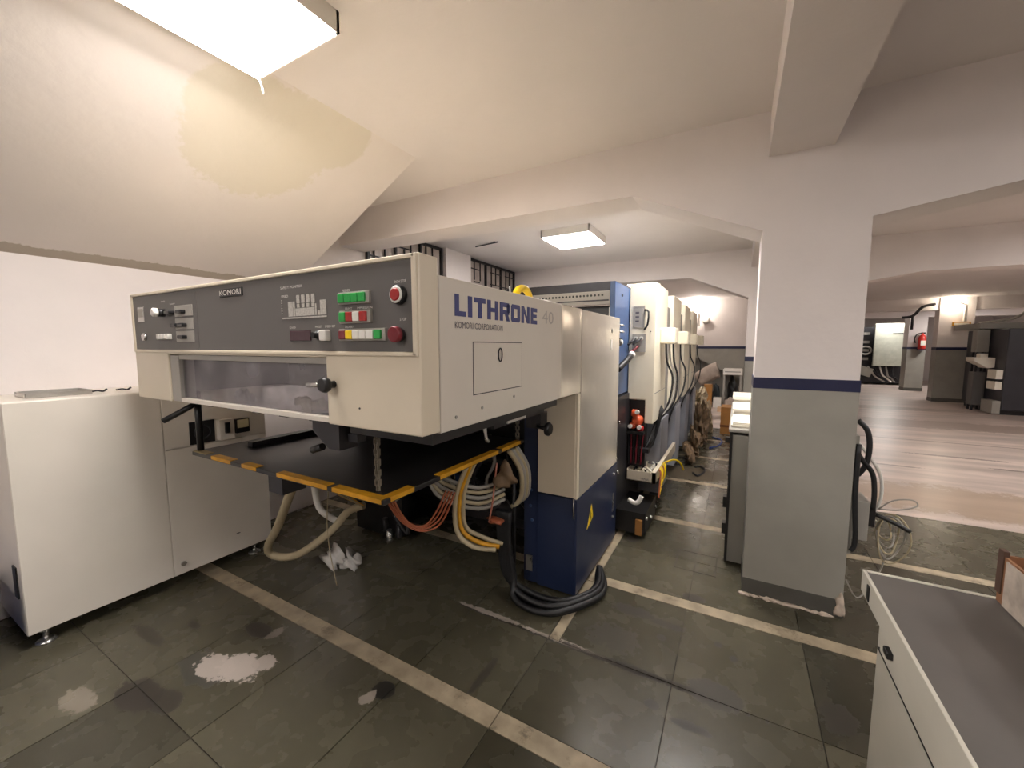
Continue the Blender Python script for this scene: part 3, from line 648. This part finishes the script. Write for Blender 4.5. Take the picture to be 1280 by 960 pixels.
# fat black cables draped round the post foot: a thing of its own
cb_ = thing('cable_bundle', (-1.0, 2.08, 0), 'bundle of thick black cables curving round the foot of the blue post', 'cables')
for i in range(8):
    o = i * .017; h = .024 * (i % 3)
    MB().tube([(-1.17 + o * .6, 1.93, .56), (-1.165 + o * .5, 1.94, .36), (-1.14 + o * .5, 1.96, .16), (-1.06, 2.02 - o * .9, .045 + h), (-.93, 2.055 - o * 1.3, .022 + h * .7), (-.80, 2.08 - o, .020 + h * .7), (-.722 + o * .55, 2.18, .020 + h * .7), (-.70 + o * .45, 2.32, .020 + h * .7), (-.735 + o * .2, 2.46, .020 + h)], .017, 8).build('cable', RUBBER, cb_)

# ------------------------------------------------------------------ printing units
GUARD = mat('guard_cream', srgb(242, 233, 210), .38, var=.03)
def printing_unit(y0, label, front=False):
    t = thing('printing_unit', (-1.6, y0 + .4, 0), label, 'printing press', 'printing units in line behind the delivery')
    B(-2.55, -0.86, y0 + .02, y0 + .86, .12, 1.72).build('body', GREYL, t)
    B(-2.6, -2.55, y0 - .1, y0 + .9, .05, 1.9).build('side_frame', BLUEF, t)
    B(-0.86, -0.82, y0 - (.45 if front else .1), y0 + .9, 1.11, 1.985, bev=.004).build('side_frame', BLUEF, t)
    B(-0.86, -0.80, y0 - (.45 if front else .1), y0 + .9, .04, 1.10).build('lower_frame', DARK, t)
    mb = MB().prism([(-.815, 2.02), (-.60, 2.02), (-.60, .846), (-.668, .846), (-.668, 1.045), (-.815, 1.045)], 'Y', y0, y0 + .60, .006); cov = mb.build('guard_cover', GUARD, t)
    B(-.602, -.5985, y0 + .01, y0 + .59, 1.098, 1.102).build('cover_seam', DARK, cov); 
    B(-.60, -.475, y0 + .22, y0 + .42, 1.52, 1.66, bev=.012).build('fan_box', GUARD, t)
    for i in range(3 if front else 1):
        MB().tube([(-.56 + .03 * i, y0 + .30, 1.52), (-.55 + .03 * i, y0 + .32, 1.36), (-.50 + .02 * i, y0 + .34, 1.22), (-.52 + .02 * i, y0 + .30, 1.0), (-.60, y0 + .25, .82), (-.66, y0 + .2, .60)], .009, 6).build('cable', (RUBBER, GREYL, RUBBER)[i], t)
    B(-.80, -.62, y0 + .62, y0 + .9, .75, 1.88).build('rear_guard', GREYL, t)
    B(-.80, -.60, y0 + .45, y0 + .9, .10, .80).build('base_cover', mat('grey_blue_cover', srgb(150, 152, 160), .5), t)
    return t, cov
U = []
labs = ['nearest printing unit with cream cover and blue side frame right behind the delivery', 'second printing unit from the delivery', 'third printing unit from the delivery', 'last printing unit at the far end of the press']
for i, y in enumerate((3.50, 4.52, 5.56, 6.60)):
    U.append(printing_unit(y, labs[i], i == 0))
t, cov = U[0]
# details seen on the nearest unit
B(-2.55, -0.862, 3.18, 3.30, 1.935, 2.005).build('head_beam', DARK, t)
B(-2.4, -0.885, 3.14, 3.178, 1.825, 1.930, bev=.004).build('perforated_bar', GREYL, t)
mb = MB()
for i in range(40): mb.cyl((-.945 - .030 * i, 3.141, 1.898), (-.945 - .030 * i, 3.136, 1.898), .009, 8)
o = mb.build('bar_holes', BLACK, t); o['kind'] = 'stuff'; o['label'] = 'row of small round holes in the perforated bar'
B(-2.4, -.895, 3.132, 3.142, 1.852, 1.862).build('bar_groove', DARK, t)
B(-2.5, -0.862, 3.20, 3.28, .4, 1.82).build('dark_backing', BLACK, t)
B(-.88, -.86, 3.10, 3.16, 1.70, 1.80).build('bar_clamp', STEEL, t)
MB().lathe([(.012, -.82), (.010, -.812)], (0, 3.25, 1.90), 8, 'X').build('bolt', BLACK, t)
for z in (1.66, 1.61): MB().tube([(-.815, 3.14, z), (-.79, 3.15, z), (-.79, 3.20, z), (-.815, 3.21, z)], .008, 6).build('hook', STEEL, t)
B(-.82, -.79, 3.10, 3.16, 1.50, 1.56).build('push_switch', BLACK, t)
MB().lathe([(.02, -.79), (.016, -.775)], (0, 3.13, 1.53), 12, 'X').build('switch_cap', WHITEP, t)
MB().tube([(-.80, 3.10, 1.32), (-.77, 3.18, 1.37), (-.75, 3.30, 1.42)], .024, 10).build('lever_arm', RUBBER, t)
MB().lump((-.75, 3.33, 1.43), .03, .03, .03, .02, 2, 1, False).build('lever_ball', WHITEP, t)
B(-.785, -.69, 3.494, 3.500, 1.655, 1.835).build('instruction_plate', GREYL, cov)
text('lettering', 'CAUTION', INKD, cov, (-.78, 3.4935, 1.815), (1, 0, 0), .08, .010)
mb = MB()
for i in range(3): mb.box(-.765, -.735, 3.4925, 3.494, 1.70 + i * .035, 1.715 + i * .035)
mb.build('plate_symbols', INKD, cov)
MB().tube([(-.69, 3.498, 1.64), (-.66, 3.47, 1.68), (-.655, 3.47, 1.78), (-.69, 3.498, 1.80)], .008, 6, 2).build('handle', BLACK, cov)
B(-.785, -.675, 3.490, 3.500, 1.45, 1.60).build('switch_panel', GREYL, cov)
for x in (-.755, -.71):
    MB().cyl((x, 3.49, 1.565), (x, 3.475, 1.565), .016, 10).build('valve_cap', WHITEP, cov)
    MB().tube([(x, 3.475, 1.565), (x - .02, 3.44, 1.54), (x - .05, 3.42, 1.51)], .009, 6).build('valve_lever', BLACK, cov)
MB().tube([(-.735, 3.475, 1.50), (-.76, 3.44, 1.47), (-.79, 3.42, 1.44)], .012, 8).build('red_lever', MAROON, cov)
MB().cyl((-.64, 3.5, 1.62), (-.64, 3.494, 1.62), .005, 8).build('screw', DARK, cov)
# exposed pneumatics below the cover
B(-.80, -.66, 3.52, 3.60, .46, 1.05).build('valve_backing', BLACK, t)
for (x, z, r, m) in ((-.745, .93, .035, mat('orange_valve', srgb(222, 92, 50), .45)), (-.725, .87, .048, MATS['orange_valve']), (-.76, .82, .03, MATS['orange_valve']), (-.70, .80, .03, REDB)):
    MB().lump((x, 3.49, z), r, r * .8, r, .2, 2, int(z * 100), False).build('valve_body', m, t)
for (x, z) in ((-.72, .945), (-.775, .82), (-.70, .815)): MB().cyl((x, 3.47, z), (x, 3.44, z), .018, 10).build('valve_nut', WHITEP, t)
B(-.80, -.66, 3.44, 3.50, .755, .78).build('valve_shelf', BLACK, t)
B(-.78, -.62, 3.46, 3.52, .60, .635).build('hose_clamp', BLACK, t)
for i in range(6): MB().tube([(-.79 + i * .025, 3.47, .76), (-.785 + i * .022, 3.46, .64), (-.78 + i * .02, 3.45, .50)], .006, 5).build('wire', MAROON if i % 2 else RUBBER, t)
for i in range(4): MB().tube([(-.60 + .015 * i, 3.9 - .06 * i, .95), (-.63, 3.7, .75 - .04 * i), (-.66, 3.55, .62), (-.69, 3.48, .56)], .012, 6).build('cable', RUBBER, t)
# open wiring trunk along the foot
mb = MB(); X0, X1, YA, YB, ZA, ZB = -.785, -.545, 3.40, 4.60, .365, .375
mb.box(X0, X1, YA, YB, ZA, ZB); mb.box(X0, X1, YA, YA + .008, ZA, .455); mb.box(X1 - .03, X1, YA, YB, ZA, .462); mb.box(X0, X0 + .008, YA, YB, ZA, .455)
tr = mb.build('wiring_trunk', CREAM, t)
text('lettering', 'TERMINAL', INKD, tr, (-.665, YA - .001, .385), (1, 0, 0), .07, .018)
random.seed(21)
for i in range(26):
    x, y = random.uniform(-.77, -.60), random.uniform(3.44, 3.75)
    p = [(x, y, .385)]
    for k in range(4): p.append((min(-.59, max(-.775, p[-1][0] + random.uniform(-.06, .06))), max(3.43, p[-1][1] + random.uniform(-.06, .08)), .39 + random.uniform(0, .075)))
    MB().tube(p, .007 if i % 4 else .004, 5, 3).build('wire', (WHITEP, PAPER, YELB, BLACK)[(i % 4) if i % 4 != 2 else 0], tr)
for i in range(8): B(-.76 + .02 * i, -.745 + .02 * i, 3.50 + .03 * (i % 3), 3.54 + .03 * (i % 3), .375, .43).build('terminal_block', PAPER, tr)
for i in range(6):
    y = 3.55 + .05 * i
    MB().tube([(-.546, y, .45), (-.525, y - .02, .42), (-.525, y - .06, .34), (-.52, y - .12 - .02 * i, .24 + .02 * i)], .007, 6).build('yellow_wire', YELB if i % 3 else ORANGE, tr)
MB().tube([(-.546, 3.8, .44), (-.47, 3.85, .47), (-.42, 3.9, .44), (-.39, 3.95, .36)], .008, 6).build('yellow_wire', YELB, tr)
B(-.80, -.57, 3.14, 3.60, .03, .20).build('foot_beam', BLACK, t)
for (y, z) in ((3.16, .16), (3.35, .10), (3.55, .12)): MB().cyl((-.575, y, z), (-.555, y, z), .014, 8).build('bolt', STEEL, t)
MB().tube([(-.70, 3.13, .30), (-.65, 3.12, .285), (-.62, 3.12, .30), (-.60, 3.13, .345)], .018, 8).build('white_pipe_elbow', WHITEP, t)
B(-.64, -.59, 3.115, 3.14, .03, .15).build('wood_wedge', CARD, t)
for z in (1.02, .9, .78, .62, .5): MB().cyl((-.80, 3.12 + .05 * math.sin(z * 30), z), (-.79, 3.12 + .05 * math.sin(z * 30), z), .010, 8).build('bolt', STEEL, t)
tag(MB().tube([(-1.06, 2.10, 1.735), (-1.065, 2.11, 1.78), (-1.06, 2.06, 1.815), (-1.06, 1.99, 1.815), (-1.06, 1.94, 1.78), (-1.06, 1.93, 1.735)], .02, 10).build('yellow_hose_loop', YELB), 'bright yellow hose loop standing on top of the press delivery', 'hose')
tag(MB().lump((-1.02, 1.80, 1.735), .05, .06, .03, .5, 2, 4).tube([(-1.0, 1.78, 1.73), (-.99, 1.75, 1.79)], .006, 6).build('air_fitting', STEEL), 'small metal air fitting beside the yellow hose loop', 'fitting')

# ------------------------------------------------------------------ white cabinet by the left wall
K = thing('cabinet', (-3.2, 1.05, 0), 'white steel cabinet on levelling feet by the left wall, half behind the console', 'cabinet')
body = B(-3.455, -2.975, 0.458, 1.646, .08, 1.237, bev=.004).build('body', WHITEM, K)
B(-2.976, -2.968, 0.460, 1.047, .083, 1.232, bev=.002).build('door', WHITEM, K)
pnl = B(-2.976, -2.968, 1.051, 1.644, .083, .872, bev=.002).build('lower_panel', WHITEM, K)
ins = B(-2.976, -2.968, 1.051, 1.644, .876, 1.232, bev=.002).build('instrument_panel', WHITEM, K)
B(-2.969, -2.962, 1.180, 1.318, .882, 1.026).build('fan_screen', BLACK, ins)
MB().tube([(-2.960, 1.249 + .045 * math.sin(a), .954 + .045 * math.cos(a)) for a in [i * math.pi / 6 for i in range(12)]], .004, 6, 1, closed=True).build('fan_ring', DARK, ins)
B(-2.969, -2.925, 1.330, 1.420, .885, 1.020, bev=.004).build('switch_box', WHITEM, ins)
B(-2.926, -2.905, 1.360, 1.385, .93, 1.0, bev=.002).build('breaker_toggle', BLACK, ins)
B(-2.969, -2.945, 1.440, 1.525, .91, 1.005, bev=.002).build('meter', BLACK, ins)
B(-2.946, -2.942, 1.447, 1.518, .945, 1.0).build('meter_dial', mat('dial_face', srgb(206, 198, 160), .4), ins)
MB().lathe([(.016, -2.969), (.014, -2.960)], (0, 1.10, .146), 12, 'X').build('lock', STEEL, pnl)
MB().lump((-2.967, 1.42, .21), .002, .015, .004, .2, 1, 2, False).build('scratch', DARK, pnl)
B(-3.09, -3.03, .452, .459, .26, .42).build('side_vent', BLACK, K)
for (x, y) in ((-3.02, .525), (-3.02, 1.545), (-3.40, .525), (-3.40, 1.545)):
    MB().lathe([(.040, 0), (.040, .006), (.030, .014), (.012, .016), (.012, .055), (.022, .057), (.022, .08)], (x, y, 0), 16).build('levelling_foot', STEEL, K)
tr_ = MB().box(-3.30, -3.10, .56, .80, 1.2385, 1.243).box(-3.30, -3.10, .56, .565, 1.243, 1.262).box(-3.30, -3.10, .795, .80, 1.243, 1.262).box(-3.30, -3.295, .56, .80, 1.243, 1.262).box(-3.105, -3.10, .56, .80, 1.243, 1.262)
tag(tr_.build('metal_tray', STEEL), 'flat grey metal tray lying on top of the white cabinet', 'tray')
for y, lab in ((.84, 'small metal clip on the cabinet top nearer the tray'), (.945, 'small metal clip on the cabinet top nearer the console')):
    tag(MB().tube([(-3.19, y - .02, 1.2435), (-3.17, y, 1.248), (-3.16, y + .02, 1.2435), (-3.14, y + .03, 1.256)], .005, 6).build('metal_clip', DARK), lab, 'clip', 'clips on the cabinet top')
bc = thing('plastic_crate', (-3.15, .1, 0), 'blue plastic crate on the floor beside the white cabinet', 'crate')
mb = MB(); mb.box(-3.4, -2.93, -.18, .36, .01, .03); mb.box(-3.4, -2.93, .345, .36, .0, .34); mb.box(-3.4, -2.93, -.18, -.165, 0, .34); mb.box(-3.4, -3.385, -.18, .36, 0, .34); mb.box(-2.945, -2.93, -.18, .36, 0, .34)
mb.build('crate_body', BLUEP, bc); B(-3.41, -2.92, .34, .37, .32, .345).build('rim', BLUEP, bc); B(-2.94, -2.92, -.18, .36, .32, .345).build('rim', BLUEP, bc)

# ------------------------------------------------------------------ grey-topped desk, bottom right
T = thing('work_desk', (.9, .7, 0), 'white work desk with dark grey top in the bottom right corner', 'desk')
B(.381, 1.45, -.5, 1.575, .792, .802).build('desk_top', DESKT, T)
B(.372, .381, -.5, 1.590, .735, .804, bev=.002).build('edge_board', DESKW, T)
B(.381, 1.45, 1.576, 1.590, .735, .804, bev=.002).build('edge_board', DESKW, T)
B(.384, 1.42, -.45, 1.440, .03, .735).build('body', DESKW, T)
for (y0, y1) in ((-.3, .90), (.94, 1.40)): B(.378, .385, y0, y1, .665, .728, bev=.001).build('drawer_front', DESKW, T)
B(.3775, .3845, -.4, 1.42, .660, .663).build('panel_gap', BLACK, T)
B(.366, .379, 1.30, 1.335, .705, .722, bev=.002).build('latch', BLACK, T)
B(.3690, .3725, 1.50, 1.52, .745, .79).build('chipped_edge', BLACK, T)
B(.374, .384, .90, .925, .58, .66).build('catch', BLACK, T)
B(.40, 1.40, -.40, 1.38, 0, .03).build('plinth', SKIRT, T)
bx = thing('cardboard_box', (.9, 1.33, .802), 'open cardboard box with worn printed side on the grey desk', 'box')
rz = Matrix.Rotation(math.radians(-6), 3, 'Z')
for (x0, x1, y0, y1, nm) in ((.652, .658, 1.10, 1.57, 'box_side'), (1.08, 1.086, 1.10, 1.57, 'box_side'), (.658, 1.08, 1.564, 1.57, 'box_side'), (.658, 1.08, 1.10, 1.106, 'box_side')):
    B(x0, x1, y0, y1, .804, .935).build(nm, mat('kraft_brown', srgb(134, 92, 62), .8, var=.2, scale=12), bx)
B(.658, 1.08, 1.106, 1.564, .803, .808).build('box_bottom', CARD, bx)
B(.649, .652, 1.40, 1.535, .806, .930).build('printed_label', mat('box_print', srgb(176, 164, 152), .7, var=.3, scale=22), bx)
B(.649, .660, 1.55, 1.575, .83, .95).build('torn_flap', mat('kraft_dark', srgb(80, 58, 46), .8), bx)

# ------------------------------------------------------------------ stock table and paper behind the foreground pillar
G = thing('side_cabinet', (.3, 3.8, 0), 'grey cabinet with black edge panel tucked behind the foreground pillar', 'cabinet')
B(-.005, .62, 3.055, 4.55, .02, .905).build('body', DADO, G)
B(-.022, -.005, 3.05, 4.56, .02, .925).build('edge_panel', BLACK, G)
B(-.03, .64, 3.045, 4.57, .925, .945, bev=.003).build('top', GREYL, G)
for z in (.19, .38): B(-.045, -.022, 3.10, 3.16, z, z + .075).build('hinge', BLACK, G)
B(-.05, -.022, 3.10, 3.14, .84, .875).build('hinge', BLACK, G)
for i, (y0, y1, z0, h, lab) in enumerate(((3.12, 3.50, .945, .035, 'white paper stack nearest on the cabinet behind the pillar'), (3.56, 4.02, .945, .07, 'middle white paper stack on the cabinet behind the pillar'), (4.08, 4.5, .945, .11, 'tallest white paper stack at the far end of that cabinet'))):
    mb = MB(); n = 4
    for j in range(n):
        dx = random.uniform(-.008, .008); mb.box(-.015 + dx, .55 + dx, y0 + dx, y1 + dx, z0 + h * j / n, z0 + h * (j + .93) / n)
    tag(mb.build('paper_stack', PAPER), lab, 'paper')
k = thing('carton', (-.1, 7.9, 0), 'brown carton standing on the aisle floor past the paper stacks', 'box')
B(-.21, .02, 7.7, 8.1, 0, .46).build('carton_body', CARD, k); B(-.215, .025, 7.695, 8.105, .12, .16).build('tape_band', mat('dark_tape', srgb(120, 70, 30), .5), k)

# ------------------------------------------------------------------ socket box and loose cables on the pillar
jb = thing('junction_box', (.62, 2.9, .4), 'grey junction box with hanging cables on the right side of the pillar', 'electrical box')
B(.571, .66, 2.78, 2.96, .44, .66, bev=.004).build('box', GREYL, jb); B(.571, .59, 2.76, 2.98, .36, 1.02).build('back_plate', DADO, jb)
B(.66, .69, 2.80, 2.88, .52, .62).build('socket', BLACK, jb)
MB().tube([(.585, 2.80, 1.10), (.625, 2.79, 1.05), (.64, 2.79, .96), (.63, 2.79, .86), (.60, 2.79, .80)], .013, 8).build('black_cable', RUBBER, jb)
MB().tube([(.58, 2.78, .95), (.61, 2.78, .89), (.66, 2.79, .82), (.675, 2.79, .72), (.675, 2.79, .62)], .012, 8).build('black_cable', RUBBER, jb)
MB().tube([(.585, 2.74, .98), (.585, 2.735, .70), (.60, 2.735, .45), (.585, 2.735, .39)], .012, 8).build('black_cable', RUBBER, jb)
MB().tube([(.58, 2.86, 1.00), (.64, 2.86, .92), (.71, 2.86, .80), (.72, 2.86, .66), (.68, 2.87, .54)], .008, 8).build('white_cable', WHITEP, jb)
random.seed(5)
for i in range(5):
    r = .05 + .018 * i; pts = []
    for a in range(10):
        th = a * 2 * math.pi / 10
        pts.append((.745 + (r * .55) * math.cos(th) + .01 * i, 2.86 + .03 * math.sin(th * 2 + i), .50 + (r * 1.15) * math.sin(th) - .015 * i))
    MB().tube(pts, .0045, 6, 3, closed=True).build('wire_coil', GREYL if i % 2 else BEIGEH, jb)
MB().tube([(.72, 2.88, .60), (.78, 2.88, .66), (.86, 2.9, .67), (.88, 2.9, .64), (.80, 2.88, .61), (.72, 2.88, .60)], .004, 6).build('wire_loop', GREYL, jb)
MB().tube([(.76, 2.86, .40), (.75, 2.86, .28), (.70, 2.84, .16), (.64, 2.80, .10), (.585, 2.78, .20)], .004, 6).build('trailing_wire', GREYL, jb)
MB().tube([(.70, 2.84, .58), (.78, 2.83, .55), (.84, 2.82, .52)], .012, 6).build('plug', BLACK, jb)

# ------------------------------------------------------------------ bits on the floor
tag(MB().lump((-2.36, 1.72, .042), .075, .05, .07, .7, 3, 12).lump((-2.25, 1.77, .032), .07, .05, .05, .7, 3, 13).build('plastic_scrap', PLAST), 'crumpled clear plastic scrap on the floor under the pile board', 'plastic')
tag(MB().tube([(-.40, 5.1, .012), (-.34, 5.0, .012), (-.28, 5.25, .012), (-.34, 5.40, .012), (-.40, 5.36, .012)], .012, 6).build('cable', RUBBER), 'short black cable loop lying in the aisle', 'cable')
tag(MB().tube([(-.30, 6.5, .01), (-.2, 6.7, .01), (-.16, 7.1, .01), (-.3, 7.3, .01)], .012, 6).build('cable', BLUEP), 'blue cable end curled on the far aisle floor', 'cable')
TANW = mat('tan_wrap', srgb(166, 150, 122), .6, var=.3, scale=9)
for (c, rx, ry, rz_, sd, m, lab) in (((-.47, 5.75, .15), .07, .26, .20, 31, BROWNJ, 'low heap of crumpled brown wrapping nearest along the press'), ((-.45, 6.6, .24), .08, .30, .34, 32, BROWNJ, 'taller heap of crumpled brown wrapping along the press'), ((-.46, 7.75, .22), .11, .35, .34, 33, TANW, 'tan crumpled wrapping heap at the press end'), ((-.70, 9.0, .22), .16, .35, .32, 34, TANW, 'tan wrapping heap on the floor past the press')):
    tag(MB().lump(c, rx, ry, rz_, .5, 4, sd, smooth=False, crumple=.16).build('wrapping_heap', m), lab, 'wrapping')
# ------------------------------------------------------------------ clutter below the stair at the back
tag(MB().tube([(-.88, 11.6, .60), (-.72, 11.6, .72), (-.52, 11.6, .86), (-.42, 11.6, .90)], .20, 16, 3).build('rolled_mattress', SKIN), 'pale rolled mattress leaning under the back stair', 'mattress')
tt = thing('side_table', (-.08, 11.6, 0), 'small white topped table at the end of the aisle', 'table')
B(-.30, .12, 11.2, 12.0, .80, .925, bev=.01).build('table_top', WHITEP, tt)
B(-.26, .08, 11.196, 11.2, .86, .885).build('drawer_slot', GREYL, tt)
for (x, y) in ((-.27, 11.24), (.09, 11.24), (-.27, 11.96), (.09, 11.96)): B(x - .02, x + .02, y - .02, y + .02, 0, .80).build('leg', GREYL, tt)
for (c, r, sd, m, nm, lab) in (((-.09, 11.6, .48), (.10, .2, .42), 51, BLACK, 'bag', 'black bag stuffed under the white table'), ((-.43, 11.5, .42), (.09, .14, .34), 52, mat('dark_slate', srgb(62, 70, 74), .7), 'bag', 'dark grey sack beside the white table'), ((-.09, 10.95, .16), (.14, .12, .16), 53, SKIN, 'bag', 'pale sack on the floor under the white table'), ((-.74, 11.68, .15), (.13, .16, .22), 54, DARK, 'bag', 'dark sack below the rolled mattress')):
    tag(MB().lump((c[0], c[1], r[2] * .6), *r, .3, 3, sd).build(nm, m), lab, 'bag')
for (x0, x1, y0, y1, z1, m, lab) in ((-.70, -.52, 11.1, 11.3, .55, CARD, 'upright brown carton below the rolled mattress'), (-.48, -.31, 11.0, 11.2, .24, WHITEP, 'white box on the floor in the back clutter'), (-.36, -.1, 10.3, 10.6, .10, mat('pinkish_carton', srgb(206, 172, 140), .8), 'flat tan carton lying on the far aisle floor')):
    t = thing('carton', ((x0 + x1) / 2, (y0 + y1) / 2, 0), lab, 'box'); B(x0, x1, y0, y1, 0, z1, bev=.004).build('carton_body', m, t); B(x0 + .01, x1 - .01, (y0 + y1) / 2 - .02, (y0 + y1) / 2 + .02, z1, z1 + .003).build('tape_band', GREYL, t)
tag(B(-1.02, -.93, 11.0, 11.1, 0, .98, bev=.01).box(-1.03, -.92, 10.99, 11.11, .98, 1.02).build('white_post', GREYL), 'short pale post standing at the end of the press', 'post')
# ------------------------------------------------------------------ wall lamp at the back and lamp on the far pillar
def bulb_lamp(x, y, z, axis, label, z_t0, z_t1, bm=None):
    t = thing('wall_lamp', (x, y, z), label, 'lamp')
    MB().lathe([(.02, 0), (.055, .03), (.06, .07), (.03, .12)], (x, y, z), 14).build('bulb', bm or BULB, t)
    MB().cyl((x, y, z + .12), (x, y, z + .16), .03, 10).build('holder', WHITEP, t)
    B(x + axis - .03, x + axis + .03, y - .02, y + .05, z_t0, z_t1, bev=.01).build('tube_fixture', WHITEP, t)
    MB().tube([(x, y, z + .14), (x + axis * .5, y, z + .05), (x + axis, y, z_t1)], .01, 6).build('lamp_cable', DARK, t)
    return t
bulb_lamp(-1.02, 12.2, 2.55, .04, 'bare glaring bulb on the back wall at the end of the press', 2.05, 2.40)
tag(MB().lathe([(.02, 12.39), (.09, 12.37), (.10, 12.34), (.03, 12.33)], (-.80, 0, 2.20), 16, 'Y').build('wall_fan', WHITEP), 'small round fan on the back wall beside the bulb', 'fan')
bulb_lamp(4.86, 14.95, 2.58, .24, 'bare glaring bulb on the far pillar', 2.14, 2.56, BULB2)
sg = thing('exit_sign', (5.08, 15.05, 2.03), 'small pale rectangular sign on the far pillar below the bulb', 'sign')
B(4.91, 5.25, 15.05, 15.09, 2.03, 2.13).build('sign_board', YEL, sg); B(4.94, 5.22, 15.045, 15.052, 2.05, 2.11).build('sign_face', PAPER, sg)
tag(MB().tube([(4.55, 15.05, 2.62), (4.3, 15.05, 2.55), (4.12, 15.05, 2.32), (3.9, 15.05, 2.28)], .035, 8).tube([(4.12, 15.05, 2.32), (4.12, 15.05, 1.95)], .03, 8).build('conduit', DARK), 'dark bent conduit hanging left of the far pillar', 'conduit')
tag(MB().tube([(6.2, 15.0, 2.40), (6.0, 15.0, 2.2), (5.6, 15.0, 2.12), (5.36, 15.0, 2.08)], .03, 8).build('conduit', GREYL), 'pale bent conduit right of the far pillar', 'conduit')
ex = thing('fire_extinguisher', (5.28, 18.28, 1.36), 'red fire extinguisher hanging on the far pillar', 'fire extinguisher')
MB().lathe([(.09, 1.40), (.10, 1.43), (.10, 1.78), (.06, 1.86), (.03, 1.88), (.03, 1.92)], (5.28, 18.26, 0), 14).build('cylinder', REDX, ex)
MB().tube([(5.28, 18.26, 1.92), (5.16, 18.26, 1.90), (5.09, 18.26, 1.75), (5.12, 18.26, 1.60)], .02, 8).build('hose', RUBBER, ex)
B(5.24, 5.34, 18.24, 18.28, 1.90, 1.95).build('valve_handle', BLACK, ex); B(5.2, 5.36, 18.15, 18.39, 1.36, 1.40).build('bracket', NAVY, ex)
B(5.22, 5.34, 18.15, 18.162, 1.52, 1.68).build('label_plate', PAPER, ex)
# ------------------------------------------------------------------ far machines in the right-hand hall
fm = thing('folding_machine', (4.9, 21.2, 0), 'far dark machine with a big pale cover panel left of the far pillars', 'machine')
B(4.05, 5.9, 20.9, 22.0, .05, 2.25).build('body', DARK, fm); pc = B(4.58, 5.43, 20.5, 20.6, .74, 2.36, bev=.01).build('pale_cover', mat('pale_green_grey', srgb(176, 178, 164), .45), fm)
B(5.10, 5.40, 20.494, 20.5, 1.95, 1.99).build('cover_handle', DARK, pc)
MB().tube([(4.38 + .17 * math.cos(a), 20.7, 1.33 + .15 * math.sin(a)) for a in [i * math.pi / 6 for i in range(12)]], .035, 8, 2, closed=True).build('hose_ring', GREYL, fm)
B(4.12, 4.60, 20.55, 20.8, .36, .70, rot=Matrix.Rotation(math.radians(20), 3, 'Y')).build('tilted_box', DADO, fm)
for i in range(5): MB().tube([(4.5 + i * .18, 20.75, .7), (4.6 + i * .16, 20.6, .5 - .05 * i), (4.75 + i * .14, 20.7, .3), (5.0 + i * .1, 20.6, .12)], .03, 6).build('cable', (GREYL, DARK, WHITEP)[i % 3], fm)
for i in range(4): B(4.08 + .02 * i, 4.5, 20.8, 20.9, .95 + .33 * i, 1.05 + .33 * i).build('rail', GREYL, fm)
B(4.1, 4.16, 20.6, 20.9, .05, 2.5).build('frame_post', STEEL, fm)
rm = thing('dark_machine', (6.3, 13.4, 0), 'large black machine at the right edge of the hall', 'machine')
B(5.06, 8.0, 12.8, 14.6, .10, 1.88, bev=.02).build('body', mat('machine_black', srgb(50, 50, 56), .35), rm)
B(4.86, 8.0, 13.5, 14.8, 1.90, 2.03).build('hood', DADO, rm); B(5.08, 7.9, 12.9, 14.5, 0, .10).build('base', BLACK, rm)
MB().tube([(5.55 + .16 * math.cos(a), 12.78, .74 + .14 * math.sin(a)) for a in [i * math.pi / 6 for i in range(12)]], .03, 8, 2, closed=True).build('hand_wheel', STEEL, rm)
MB().cyl((5.55, 12.80, .74), (5.55, 12.72, .74), .04, 10).build('wheel_hub', STEEL, rm)
B(4.95, 5.055, 12.85, 13.2, .55, .72).build('cream_box', PAPER, rm); B(4.95, 5.055, 12.85, 13.2, .78, .98).build('cream_box', PAPER, rm); B(4.93, 5.055, 12.82, 13.3, .02, .30).build('step', DADO, rm)
fb = thing('feeder_bench', (4.94, 13.6, 0), 'grey bench with cream shelf between far pillar and black machine', 'bench')
B(4.84, 5.045, 13.5, 13.75, .12, .90, bev=.01).build('cupboard', GREY, fb); B(4.84, 5.045, 13.5, 13.75, 1.36, 1.88, bev=.01).build('upper_housing', DADO, fb)
MB().prism([(4.72, 1.24), (5.05, 1.24), (5.05, 1.02), (4.95, 1.0), (4.72, 1.16)], 'Y', 13.2, 13.6).build('cream_shelf', PAPER, fb)
for (x, y) in ((4.87, 13.54), (5.02, 13.54), (4.87, 13.71), (5.02, 13.71)): B(x - .02, x + .02, y - .02, y + .02, 0, 1.4).build('leg', DARK, fb)
B(4.84, 4.97, 13.3, 13.48, 1.24, 1.33, bev=.01).build('paper_block', PAPER, fb)
